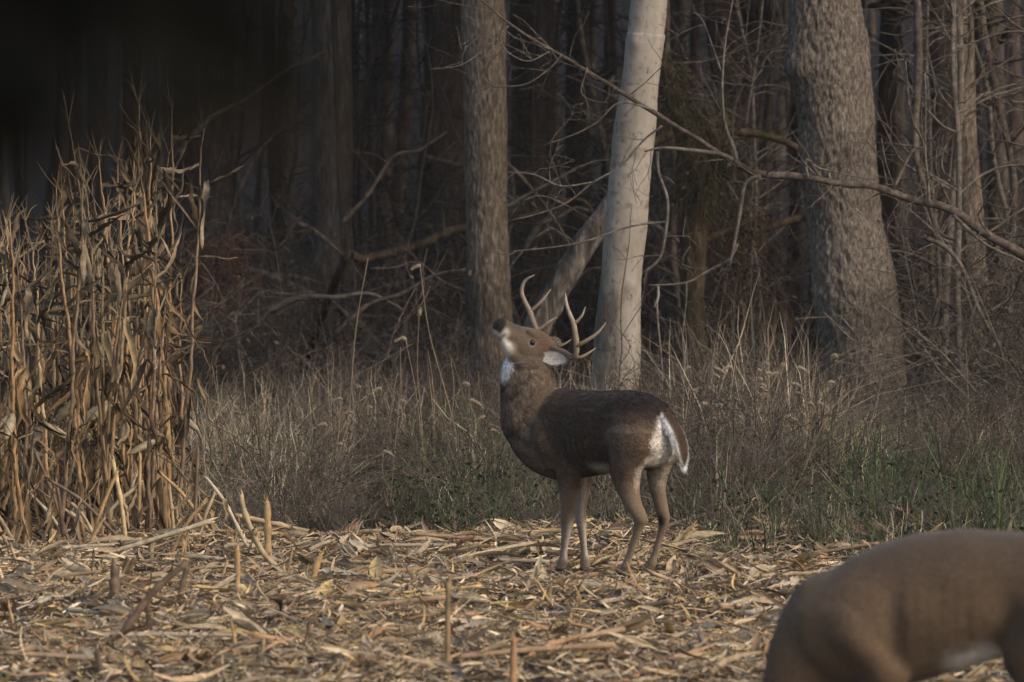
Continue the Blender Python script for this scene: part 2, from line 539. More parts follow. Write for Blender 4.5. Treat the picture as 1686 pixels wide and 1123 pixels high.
for i, (lab, rows, D, mt) in enumerate([
    ('thick dim trunk in the gap between corn and ridged tree', [(545, 0, 62), (550, 300, 60), (553, 620, 66)], 68, 'far'),
    ('shadowy trunk rising just right of the tall corn', [(356, 60, 52), (360, 400, 54), (366, 600, 60)], 72, 'far_red'),
    ('narrow olive brown trunk close beside the tall corn', [(300, 100, 36), (312, 400, 40), (326, 640, 44)], 77, 'far'),
    ('reddish dim trunk close on the left of the ridged tree', [(738, 0, 46), (738, 300, 46), (742, 600, 52)], 74, 'far_red'),
    ('reddish dim trunk between the ridged tree and the pale tree', [(872, 0, 64), (874, 300, 64), (880, 560, 70)], 84, 'far_red'),
    ('reddish dim trunk leaning behind the long bare branch', [(1240, 0, 44), (1222, 160, 44), (1206, 350, 46), (1196, 560, 50)], 88, 'far_red'),
    ('dim grey trunk at the wood edge beyond the slender tree', [(1634, 0, 30), (1646, 400, 34), (1652, 600, 38)], 92, 'far'),
    ('thin dim trunk half hidden behind the oak', [(1472, 0, 30), (1476, 300, 32), (1482, 600, 36)], 90, 'far'),
    ('thin grey trunk deep behind the thick dim trunk', [(470, 0, 26), (466, 300, 27), (470, 600, 30)], 95, 'far'),
    ('pale dim trunk deep behind the fallen limb', [(640, 0, 22), (632, 300, 24), (636, 600, 28)], 98, 'far'),
]):
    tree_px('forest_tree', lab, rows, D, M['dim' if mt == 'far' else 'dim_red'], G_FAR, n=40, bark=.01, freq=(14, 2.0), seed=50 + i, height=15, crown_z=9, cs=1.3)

def deep_forest():
    rng = np.random.default_rng(7)
    tm = []
    for k in range(6):
        h = 16
        z = np.linspace(-.3, h, 8)
        r = np.interp(z, (-.3, .3, 6, h), (.24, .17, .14, .05))
        ox = np.cumsum(rng.normal(0, .09, 8)); oy = np.cumsum(rng.normal(0, .09, 8))
        me = trunk_mesh('trunk', np.stack([ox, oy, z, r], -1), 18, .008, (12, 1.6), 80 + k)
        me.materials.append(M['far'] if k % 2 else M['far_red'])
        tm.append(me)
    placed = []
    n = 0
    while n < 130:
        D = rng.uniform(60, 170) if n > 60 else rng.uniform(62, 105)
        half = .105 * D + 3
        x = rng.uniform(-half, half)
        if any((x - a) ** 2 + (D - b) ** 2 < 1.6 for a, b in placed): continue
        placed.append((x, D)); n += 1
        s = rng.choice((.18, .3, .45, .7, 1.0)) * rng.uniform(.7, 1.2)
        t = thing('forest_tree', 'bare tree standing far back in the dark woods', 'tree', (x, D, float(gz(x, D))), 'bare trees far back in the dark woods', rng.uniform(0, 6.28))
        a = link('trunk', tm[n % 6], None, t); a.scale = (s, s, 1)
        a.rotation_euler = (rng.normal(0, .03), rng.normal(0, .03), 0)
        c = link('crown', CROWNS[n % 4], None, t, (0, 0, rng.uniform(7.5, 10)))
        c.scale = (1.4, 1.4, 1.2)
    # wood edge outside the frame, more trees and low crowns added to shade the woods
    for k in range(80):
        side = -1 if k % 3 == 0 else 1
        D = rng.uniform(49, 80) if side > 0 else rng.uniform(47, 100); x = side * (.085 * D + rng.uniform(1.2, 20))
        t = thing('forest_tree', 'bare tree along the unseen wood edge, also placed to shade the woods', 'tree', (x, D, float(gz(x, D))), 'wood edge trees', rng.uniform(0, 6.28))
        link('trunk', tm[k % 6], None, t)
        c = link('crown', CROWNS[k % 4], None, t, (0, 0, rng.uniform(4.5, 8))); c.scale = (1.5, 1.5, 1.3)
deep_forest()

# ------------------------------------------------------------------ logs, limbs, saplings
def limb_px(rows, D0, n=10, sub=5, wob=0.0, seed=0, origin=(0, 0, 0)):
    """rows px,py,width,(dD) -> tube"""
    pts = np.array([np.append(P(r[0], r[1], D0 + (r[3] if len(r) > 3 else 0)), r[2] / 2 * D0 / F) for r in rows])
    p = smooth_path(pts, sub)
    if wob:
        q = p[:, :3]
        for k in range(3):
            p[:, k] += (noise(q, 2.5, seed + k, 2) - .5) * wob
    p[:, :3] -= np.asarray(origin)
    return p

def px_branch_mesh(name, rows, D0, origin, n=6, seed=0, twigs=0, tw_len=.5, wob=.04, bark=0.0):
    """a limb through pixels plus fine random twigs growing from it"""
    rng = np.random.default_rng(seed)
    p = limb_px(rows, D0, sub=5, wob=wob, seed=seed, origin=origin)
    A = Acc()
    V, Q, T = tube(p[:, :3], p[:, 3], n)
    if bark:
        c = np.repeat(p[:, :3], n, axis=0)
        d = V[:len(c)] - c
        V[:len(c)] += d * ((noise(V[:len(c)], 9, seed, 3) - .5) * bark)[:, None]
    A.add(V, Q, T)
    br = []
    for k in range(twigs):
        i = rng.integers(1, len(p) - 1)
        ax = nrm(p[i + 1, :3] - p[i, :3])
        d = nrm(ax * rng.uniform(-.1, .8) + np.array((rng.normal(0, .7), rng.normal(0, .4), rng.normal(.1, .7))))
        grow(rng, p[i, :3], d, tw_len * rng.uniform(.4, 1.2), max(.0038, p[i, 3] * .3), 1, br, .22, 4, (1, 3))
    for pts, r, dep in br:
        V, Q, T = tube(pts, np.maximum(r, .0024), 3, cap=False)
        A.add(V, Q, T)
    return A.mesh(name)

def leaning_sapling():
    D = 44.0
    o = np.array(P(2010, 740, D)); o[2] = float(gz(o[0], D))
    t = thing('leaning_sapling', 'bare grey sapling slanting across in front of the pale tree and oak', 'tree', o)
    g = 'twig'
    link('trunk', px_branch_mesh('trunk', [(2010, 772, 34), (1900, 610, 26), (1790, 500, 20), (1686, 424, 16), (1620, 388, 14.5), (1560, 350, 13.5), (1500, 330, 13), (1440, 306, 12.5), (1385, 301, 12), (1330, 290, 12), (1250, 284, 12), (1200, 262, 10.5), (1140, 222, 8.5), (1080, 183, 7.5), (1000, 138, 7.5), (900, 78, 6), (840, 36, 4.5), (788, -2, 3.5), (730, -40, 2.5)], D, o, 10, 1, 34, .6, .06, .5), M['brown_twig'], t)
    subs = [
        [(1205, 263, 10), (1180, 252, 8), (1130, 245, 7), (1090, 243, 5), (1062, 250, 3)],
        [(1212, 262, 9), (1206, 238, 8), (1192, 200, 6), (1188, 130, 5), (1196, 60, 4), (1208, -10, 3)],
        [(1190, 125, 4), (1160, 40, 2.5), (1140, 18, 1.5)],
        [(1252, 290, 10), (1228, 302, 7), (1220, 340, 6.5), (1212, 385, 6), (1202, 438, 5)],
        [(1214, 400, 5), (1200, 425, 5), (1165, 447, 4.5), (1130, 466, 4), (1068, 470, 3)],
        [(1082, 250, 7), (1084, 285, 6), (1098, 330, 6), (1094, 390, 6), (1085, 425, 5), (1060, 447, 4)],
        [(1094, 365, 4.5), (1040, 372, 4), (960, 398, 4), (900, 408, 3), (836, 414, 2)],
        [(1090, 208, 4), (1060, 232, 4), (1020, 275, 4), (975, 300, 3.5), (930, 335, 3), (880, 352, 2.5), (838, 362, 2)],
        [(975, 300, 3), (925, 306, 3), (880, 288, 2.5), (828, 283, 1.5)],
        [(930, 335, 2.5), (890, 322, 2.2), (850, 335, 1.6), (826, 340, 1.4)],
        [(1075, 180, 3.5), (1020, 168, 3), (985, 200, 3), (950, 220, 2.5), (895, 240, 1.6)],
        [(968, 112, 3.5), (958, 152, 3), (975, 166, 2.2), (1000, 170, 1.5)],
        [(925, 88, 3), (905, 112, 3), (866, 138, 2.5), (815, 140, 1.8), (800, 132, 1.4)],
        [(905, 84, 2.6), (870, 100, 2.2), (838, 86, 1.8), (820, 62, 1.4)],
        [(838, 42, 2.6), (805, 74, 2.4), (760, 106, 2), (706, 113, 1.4)],
        [(1130, 465, 3.5), (1130, 500, 3), (1124, 560, 3), (1128, 640, 3), (1120, 720, 3)],
        [(1082, 500, 4), (1084, 530, 4), (1090, 600, 3.5), (1088, 680, 3)],
        [(1330, 292, 5), (1326, 262, 4), (1352, 278, 3), (1440, 296, 2)],
        [(1470, 312, 6), (1500, 250, 5), (1520, 240, 4), (1500, 190, 3), (1492, 100, 2.5)],
        [(1530, 335, 7), (1528, 300, 5), (1525, 250, 4), (1522, 120, 3)],
        [(1570, 355, 7), (1620, 400, 5), (1686, 430, 4)],
    ]
    for i, s in enumerate(subs):
        rows = [(*r, -.05 + .06 * ((i * 7) % 5 - 2) * (k / len(s))) for k, r in enumerate(s)]
        link('branch', px_branch_mesh('branch', rows, D, o, 6, 60 + i, 6 if i > 5 else 4, .32, .02), M['twig'], t)
    # pale broken stub
    link('broken_stub', px_branch_mesh('broken_stub', [(1079, 506, 5), (1084, 488, 5), (1083, 470, 4)], D, o, 5, 3, 0), M['sycamore'], t)
leaning_sapling()

def log_px(name, label, rows, D, mat, cat='log', group=None, twigs=0, n=16, bark=.25, seed=5):
    o = np.array(P(rows[0][0], rows[0][1], D)); o[2] = min(o[2], P(rows[-1][0], rows[-1][1], D)[2])
    t = link(name, px_branch_mesh(name, rows, D, o, n, seed, twigs, .5, .03, bark), mat, None, o)
    return tag(t, label, cat, group)

log_px('leaning_log', 'grey weathered log propped against the pale tree', [(858, 720, 48), (878, 560, 46), (905, 500, 45), (950, 425, 42), (1000, 350, 40), (1045, 285, 36)], 48.5, M['log'], n=28, seed=4)
log_px('fallen_limb', 'mossy fallen limb lying behind the ridged tree', [(470, 700, 14, 4), (560, 445, 15), (600, 428, 15), (680, 408, 15), (740, 382, 14), (790, 374, 12), (880, 352, 9), (960, 330, 6), (1000, 420, 5)], 60, M['moss'], 'limb', n=10, twigs=8)
log_px('fallen_limb', 'dark forked limb leaning into the tall corn', [(120, 560, 26), (210, 540, 26), (280, 520, 26), (345, 492, 22), (395, 470, 15), (430, 452, 8)], 62, M['moss'], 'limb', n=10, twigs=8, seed=8)
log_px('fallen_limb', 'thin grey dead limb drooping in the gap beside the thick dim trunk', [(380, 440, 8), (440, 452, 10), (490, 475, 11), (540, 500, 11), (600, 540, 10), (650, 600, 9)], 63, M['log'], 'limb', n=8, twigs=8, seed=9)
log_px('fallen_limb', 'slanting thin limb rising between corn and thick dim trunk', [(372, 385, 8), (390, 320, 8), (420, 260, 7), (450, 225, 6), (500, 190, 4)], 64, M['log'], 'limb', n=7, twigs=6, seed=10)
log_px('fallen_log', 'smooth brown log lying in the grass beyond the doe', [(1530, 768, 9), (1580, 762, 14), (1650, 762, 17), (1720, 764, 18), (1800, 768, 18)], 47, M['mid'], n=12, seed=11)
log_px('fallen_log', 'broken log with torn orange wood end right of the oak', [(1598, 608, 24), (1640, 597, 40), (1700, 582, 44), (1790, 560, 48)], 49, M['moss'], n=16, bark=.6, seed=12)
log_px('fallen_limb', 'dark mossy limb crossing behind the long bare branch', [(1060, 246, 12), (1110, 220, 16), (1150, 214, 14), (1230, 218, 14), (1290, 232, 12), (1330, 255, 10)], 53, M['moss'], 'limb', n=8, twigs=8, seed=13)
log_px('fallen_limb', 'arching brown limb low behind the broad oak', [(1180, 560, 8), (1200, 420, 10), (1250, 382, 12), (1310, 360, 14), (1370, 352, 12)], 54, M['moss'], 'limb', n=8, twigs=6, seed=14)
log_px('fallen_limb', 'pale thin limb arching from the slender tree down to the oak roots', [(1508, -20, 14), (1512, 120, 14), (1506, 240, 13), (1520, 300, 10), (1540, 380, 8), (1546, 470, 8), (1530, 560, 7), (1490, 650, 7), (1440, 715, 6), (1380, 790, 5)], 48.5, M['brown_twig'], 'limb', n=8, twigs=14, seed=15)
log_px('fallen_limb', 'bent grey limb hanging over the broken log', [(1520, 390, 9), (1560, 410, 8), (1590, 455, 7), (1610, 510, 7), (1640, 560, 6), (1665, 590, 5), (1700, 640, 4)], 48, M['twig'], 'limb', n=7, twigs=14, seed=16)

def crossing_limbs():
    rng = np.random.default_rng(71)
    for k in range(22):
        D = rng.uniform(54, 72)
        px = rng.uniform(340, 1000) if k < 15 else rng.uniform(1090, 1330)
        py = rng.uniform(150, 560)
        a = rng.uniform(-.9, .9); L = rng.uniform(120, 320); w = rng.uniform(5, 13)
        rows = [(px + L * (q - .5) * math.cos(a), py + L * (q - .5) * math.sin(a) - 40 * math.sin(q * 3.1) * rng.uniform(.3, 1), w * (1 - .7 * q)) for q in (0, .25, .5, .75, 1)]
        log_px('dead_limb', 'crooked dead limb caught among the dim trunks' if k < 15 else 'crooked dead limb caught behind the long bare branch', rows, D, M['brown_twig'] if k % 2 else M['twig'], 'limb', 'dead limbs among the dim trunks' if k < 15 else 'dead limbs behind the long bare branch', twigs=10, n=7, seed=300 + k)
crossing_limbs()

def mossy_snag():
    D = 52.0
    o = np.array(P(1140, 740, D)); o[2] = float(gz(o[0], D))
    t = thing('mossy_snag', 'dark mossy broken stump behind the pale tree', 'stump', o)
    path = limb_px([(1136, 745, 46), (1138, 600, 40), (1141, 450, 38), (1143, 340, 42), (1140, 290, 52), (1136, 250, 40), (1120, 190, 26), (1100, 120, 16), (1092, 80, 8)], D, origin=o)
    link('trunk', trunk_mesh('trunk', path, 36, .02, (9, 3), 77), M['moss'], t)
    for i, rows in enumerate([[(1150, 400, 14), (1180, 385, 12), (1215, 372, 9), (1260, 350, 5)], [(1135, 320, 14), (1110, 330, 10), (1090, 325, 6)], [(1150, 280, 16), (1175, 250, 14), (1195, 200, 9), (1180, 160, 4)]]):
        link('branch', px_branch_mesh('branch', rows, D, o, 7, 30 + i, 10, .4), M['moss'], t)
mossy_snag()

def dead_vines(label, rows, D, n, L, spread, pal, seed):
    rng = np.random.default_rng(seed)
    pts = smooth_path(np.array([P(a, b, D) for a, b in rows]), 6)
    o = pts.mean(0)
    t = thing('dead_vines', label, 'vines', o)
    c = pts[rng.integers(0, len(pts), n)] - o + rng.normal(0, spread, (n, 3))
    s = np.linspace(0, 1, 6)
    a = rng.uniform(0, 6.28, n)
    d = np.stack([np.cos(a), np.sin(a), rng.normal(0, .5, n)], -1)
    Lh = L * rng.uniform(.4, 1.3, n)
    C = c[:, None] + d[:, None] * (Lh[:, None] * s)[..., None] - np.array((0, 0, 1.0)) * (Lh[:, None] * 1.1 * s ** 2)[..., None] + np.cumsum(rng.normal(0, .012, (n, 6, 3)), axis=1)
    S = np.repeat(nrm(np.cross(d, rng.normal(0, 1, (n, 3))))[:, None], 6, 1)
    V, Q, k = ribbons(C, S, np.tile(.003 * np.array((1, 1, .9, .8, .6, .2)), (n, 1)))
    col = np.asarray(pal)[rng.integers(0, len(pal), n)] * rng.uniform(.5, 1.4, (n, 1))
    v = link('strands', mesh_np('strands', V, Q, np.repeat(col, k, axis=0)), M['leaf'], t); v['kind'] = 'stuff'
    lp = C[rng.random(n) < .6][:, 3]
    V, Q, cc = leaf_quads(rng, lp, .04, pal, 1, .01)
    v = link('leaves', mesh_np('leaves', V, Q, cc), M['leaf'], t); v['kind'] = 'stuff'
OLV = [(.075, .058, .024), (.06, .04, .018), (.09, .06, .03), (.045, .045, .018)]
dead_vines('olive brown tangle of dead vines over the mossy stump', [(1098, 100), (1115, 160), (1150, 215), (1180, 260), (1150, 310), (1120, 330)], 51.6, 900, .3, .07, OLV, 3)
dead_vines('dark brown vine tangle hanging below the mossy limb', [(1180, 300), (1220, 360), (1200, 430), (1250, 480), (1140, 520)], 52.5, 700, .35, .14, [(.06, .035, .02), (.08, .05, .03), (.04, .028, .018)], 4)
dead_vines('rusty brown dead leaves clinging to twigs beside the tall corn', [(300, 440), (340, 420), (380, 405), (370, 450), (310, 470), (330, 500)], 56, 700, .3, .12, [(.1, .05, .03), (.08, .045, .028), (.12, .065, .04)], 5)

# ------------------------------------------------------------------ brush
def make_shrub_meshes():
    out = []
    for s in range(6):
        rng = np.random.default_rng(300 + s)
        br = []
        for k in range(9):
            a = rng.uniform(0, 6.28)
            d = np.array((math.cos(a) * .55, math.sin(a) * .55, 1))
            grow(rng, (rng.normal(0, .06), rng.normal(0, .06), -.05), d, rng.uniform(.8, 1.25), .0105, 3 if k < 5 else 2, br, .2, 5, (2, 4), 0.0, .58, .4)
        A = Acc(); tips = []
        for pts, r, dep in br:
            V, Q, T = tube(pts, np.maximum(r, .0026), 3, cap=False)
            A.add(V, Q, T)
            if dep <= 1: tips.append(pts[2:])
        tp = np.concatenate(tips)
        L = Acc()
        pal = [(.09, .058, .04), (.07, .05, .037), (.11, .08, .058)] if s % 2 else [(.09, .08, .06), (.11, .095, .075), (.075, .06, .048)]
        sel = tp[rng.random(len(tp)) < .3]
        V, Q, c = leaf_quads(rng, sel, .028, pal, 1, .008)
        L.add(V, Q, None, c)
        a, b = A.mesh('stems'), L.mesh('leaves')
        a.materials.append(M['brown_twig'] if s % 2 else M['twig'])
        b.materials.append(M['leaf'])
        out.append((a, b))
    return out
SHR = make_shrub_meshes()

def place_shrub(i, x, y, s, label, group, sz=None):
    t = thing('shrub', label, 'shrub', (x, y, float(gz(x, y))), group, i * 2.4)
    t.scale = (s, s, sz or s)
    link('stems', SHR[i % 6][0], None, t)
    link('leaves', SHR[i % 6][1], None, t)

def brush():
    rng = np.random.default_rng(17)
    k = 0
    def band(n, p0, p1, d0, d1, s0, s1, label, group):
        nonlocal k
        for _ in range(n):
            D = rng.uniform(d0, d1); px = rng.uniform(p0, p1)
            place_shrub(k, (px - 843) / F * D, D, rng.uniform(s0, s1), label, group)
            k += 1
    band(34, 1070, 1290, 43, 54, .5, .85, 'brown leafless shrub between the pale tree and the oak', 'shrubs between pale tree and oak')
    band(34, 1590, 1820, 46, 58, .7, 1.5, 'tangled bare shrub right of the broad oak', 'tangled shrubs right of the oak')
    band(26, 520, 960, 45, 54, .45, .8, 'low bare shrub at the foot of the ridged tree', 'shrubs at the foot of the ridged tree')
    band(20, 300, 760, 56, 70, .8, 1.5, 'dim bare shrub in the gap left of the ridged tree', 'shrubs in the dim gap')
    band(30, 200, 1700, 66, 92, 1.2, 2.2, 'dark bare shrub under the far trees', 'shrubs under the far trees')
    band(46, 400, 980, 37.6, 46, .28, .62, 'small dead branching weed in the grass left of the pale tree', 'small weeds left of the pale tree')
    band(40, 1060, 1330, 36.5, 45, .3, .72, 'small dead branching weed in the grass before the oak', 'small weeds before the oak')
    band(30, 1150, 1760, 34.5, 37.5, .16, .36, 'low brown weed tuft at the field edge beyond the doe', 'weed tufts beyond the doe')
    band(26, 380, 960, 35.8, 38.2, .16, .34, 'low brown weed tuft at the field edge left of the buck', 'weed tufts left of the buck')
    band(24, 1500, 1760, 37.5, 46, .3, .7, 'small dead branching weed in the grass right of the oak', 'small weeds right of the oak')
    band(14, -120, 330, 50, 66, .9, 1.7, 'shadowy bare shrub behind the standing corn', 'shrubs behind the corn')
brush()

def saplings():
    rng = np.random.default_rng(31)
    var = []; dim = []
    for v in range(5):
        r = np.random.default_rng(900 + v)
        z = np.linspace(-.1, 7, 12)
        p = np.stack([np.cumsum(r.normal(0, .07, 12)), np.cumsum(r.normal(0, .07, 12)), z], -1)
        V, Q, T = tube(smooth_path(p, 3), np.linspace(.034, .008, 34), 7)
        tr = mesh_np('trunk', V, [Q, T])
        br = []
        for k in range(34):
            zz = r.uniform(.5, 6.6)
            b = np.array([np.interp(zz, z, p[:, q]) for q in range(3)])
            a = r.uniform(0, 6.28)
            grow(r, b, (math.cos(a), math.sin(a), r.uniform(.1, .9)), r.uniform(.5, 1.5), .0125, 2, br, .2, 5, (2, 4), 0, .55, .35)
        bm = branches_mesh('branches', br, 4)
        m = M['brown_twig'] if v % 2 else M['twig']
        tr.materials.append(m); bm.materials.append(m)
        var.append((tr, bm))
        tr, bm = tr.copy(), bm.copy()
        for q in (tr, bm): q.materials.clear(); q.materials.append(M['shaded_twig'])
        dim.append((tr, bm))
    n = 0
    for (n_, p0, p1, d0, d1, lab, grp) in ((9, 1520, 1780, 46, 56, 'twiggy bare sapling right of the broad oak', 'saplings right of the oak'), (6, 1100, 1270, 54, 66, 'twiggy bare sapling between the pale tree and the oak', 'saplings between pale tree and oak'),
                                          (8, 320, 780, 60, 76, 'dim twiggy sapling in the gap left of the ridged tree', 'saplings in the dim gap'), (7, 830, 1000, 60, 76, 'dim twiggy sapling behind the leaning log', 'saplings behind the leaning log'), (26, 0, 1700, 78, 115, 'thin dark sapling deep in the woods', 'saplings deep in the woods')):
        for k in range(n_):
            D = rng.uniform(d0, d1); x = (rng.uniform(p0, p1) - 843) / F * D
            t = thing('sapling', lab, 'tree', (x, D, float(gz(x, D))), grp, rng.uniform(0, 6.28))
            t.rotation_euler = (rng.normal(0, .07), rng.normal(0, .07), rng.uniform(0, 6.28))
            t.scale = (rng.uniform(.7, 1.3),) * 3
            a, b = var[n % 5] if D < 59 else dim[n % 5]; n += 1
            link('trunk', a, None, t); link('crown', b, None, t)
saplings()

# ------------------------------------------------------------------ grass and weeds
def grass_mesh(name, rng, n, region, hfun, wid, pal, lean=.45, accept=None):
    """region x0,x1 are photograph pixels, y0,y1 distances"""
    D = rng.uniform(region[2], region[3], n)
    px = rng.uniform(region[0], region[1], n)
    far_side = rng.random(n) < .16
    px = np.where(far_side, np.where(rng.random(n) < .5, region[0] - rng.random(n) * 900, region[1] + rng.random(n) * 900), px)
    X = (px - 843) / F * D
    cl = noise(np.stack([X, D * .6, X * 0], -1), 2.3, 9, 3)
    keep = rng.random(n) < sstep(.38, .62, cl) + .05
    if accept is not None: keep &= accept(px, D, rng)
    D, px, X, cl = D[keep], px[keep], X[keep], cl[keep]
    n = len(D)
    h = hfun(px, D, rng.random(n)) * (.25 + 1.5 * cl)
    base = np.stack([X, D, gz(X, D) - .02], -1)
    a = rng.uniform(0, 6.28, n)
    ld = np.stack([np.cos(a), np.sin(a), a * 0], -1)
    le = np.abs(rng.normal(0, lean, n))
    t = np.array((0, .3, .6, .85, 1.0))
    C = base[:, None, :] + np.array((0, 0, 1.0)) * (h[:, None] * (t - .28 * np.minimum(le, 1.6)[:, None] * t ** 2.2))[..., None] + ld[:, None, :] * (h * le)[:, None, None] * (t ** 1.7)[None, :, None]
    C = C + rng.normal(0, .022, C.shape) * t[None, :, None]
    sa = rng.uniform(0, 6.28, n)
    S = np.stack([np.cos(sa), np.sin(sa), sa * 0], -1)
    W = wid * rng.uniform(.5, 1.4, n)[:, None] * np.array((1, .95, .75, .45, .12))[None, :]
    V, Q, k = ribbons(C, np.repeat(S[:, None, :], 5, 1), W)
    pal = np.asarray(pal)
    col = pal[rng.integers(0, len(pal), n)] * rng.uniform(.55, 1.35, (n, 1))
    return mesh_np(name, V, Q, np.repeat(col, k, axis=0))

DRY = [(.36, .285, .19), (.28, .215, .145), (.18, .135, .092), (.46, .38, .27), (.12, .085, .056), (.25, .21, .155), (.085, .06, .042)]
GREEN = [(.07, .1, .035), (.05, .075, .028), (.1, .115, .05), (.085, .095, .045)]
rg = np.random.default_rng(5)
def edge(px):     # distance at which the weeds begin
    return 36.1 - 2.6 * sstep(1060, 1300, px) + .9 * (1 - sstep(350, 520, px)) + .5 * np.sin(px * .011) + .75 * np.sin(px * .029 + 1) + .55 * np.sin(px * .083) + .45 * np.sin(px * .19 + 2)
def acc_dry(px, D, r):
    return (D > edge(px) + r.random(len(px)) ** 2 * 1.5) & (r.random(len(px)) < .3 + .7 * sstep(.3, 3, D - edge(px)))
def h_dry(px, D, u):
    return (.12 + .36 * sstep(0, 7.5, D - edge(px))) * (.35 + 1.1 * u * u + .2 * u) * (1 + .5 * sstep(1000, 1150, px) - .85 * sstep(1320, 1420, px)) * (1 - .3 * (1 - sstep(330, 560, px)))
o = link('dry_grass', grass_mesh('dry_grass', rg, 62000, (-250, 1950, 32.4, 50), h_dry, .0042, DRY, 1.05, acc_dry), M['grass'])
tag(o, 'tangle of dead brown grass and weeds along the wood edge', 'grass', kind='stuff')
def acc_green(px, D, r):
    m = np.exp(-((px - 760) / 150) ** 2) * .9 + sstep(1080, 1180, px) * .95 + np.exp(-((px - 430) / 50) ** 2) * .2 + .06
    return (D > edge(px)) & (r.random(len(px)) < m) & (D < 43.5)
o = link('green_grass', grass_mesh('green_grass', rg, 31000, (-250, 1950, 32.4, 43.5), lambda px, D, u: (.16 + .26 * sstep(0, 5, D - edge(px))) * (.4 + 1.1 * u), .0046, GREEN, .8, acc_green), M['grass'])
tag(o, 'green grass growing low among the dead weeds', 'grass', kind='stuff')
def acc_mat(px, D, r):
    return D > edge(px) + r.random(len(px)) * .8
o = link('matted_straw', grass_mesh('matted_straw', rg, 36000, (-250, 1950, 32.4, 47), lambda px, D, u: (.2 + .3 * sstep(37, 43, D)) * (.4 + u), .0032, [(.42, .335, .22), (.31, .245, .16), (.52, .43, .3), (.18, .135, .088)], 1.3, acc_mat), M['grass'])
tag(o, 'matted pale straw bent over among the weeds', 'grass', kind='stuff')
o = link('stray_straw', grass_mesh('stray_straw', rg, 2600, (-250, 1950, 34.5, 47), lambda px, D, u: (.45 + .35 * u) * (.5 + .5 * sstep(0, 6, D - edge(px))) * (1 - .35 * sstep(1330, 1420, px)), .0032, [(.4, .33, .22), (.3, .24, .16), (.22, .16, .1)], 1.0, acc_mat), M['grass'])
tag(o, 'stray pale straw stems crossing the weeds', 'grass', kind='stuff')
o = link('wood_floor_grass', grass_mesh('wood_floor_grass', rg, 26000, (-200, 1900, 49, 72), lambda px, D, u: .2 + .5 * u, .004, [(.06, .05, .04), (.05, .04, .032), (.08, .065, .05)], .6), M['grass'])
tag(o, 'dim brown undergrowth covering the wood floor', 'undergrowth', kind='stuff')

def green_herbs():
    rng = np.random.default_rng(8)
    n = 3000
    px = np.where(rng.random(n) < .6, rng.uniform(1150, 1900, n), rng.normal(760, 120, n))
    D = rng.uniform(33.5, 41, n); D = np.maximum(D, edge(px) + .1)
    X = (px - 843) / F * D
    p = np.stack([X, D, gz(X, D) + rng.uniform(.02, .38, n)], -1)
    V, Q, c = leaf_quads(rng, p, .028, [(.04, .06, .02), (.03, .047, .017), (.055, .066, .025)], 1, .02)
    o = link('green_herbs', mesh_np('green_herbs', V, Q, c), M['leaf'])
    tag(o, 'small leafy green herbs at the foot of the weeds', 'herbs', kind='stuff')
green_herbs()

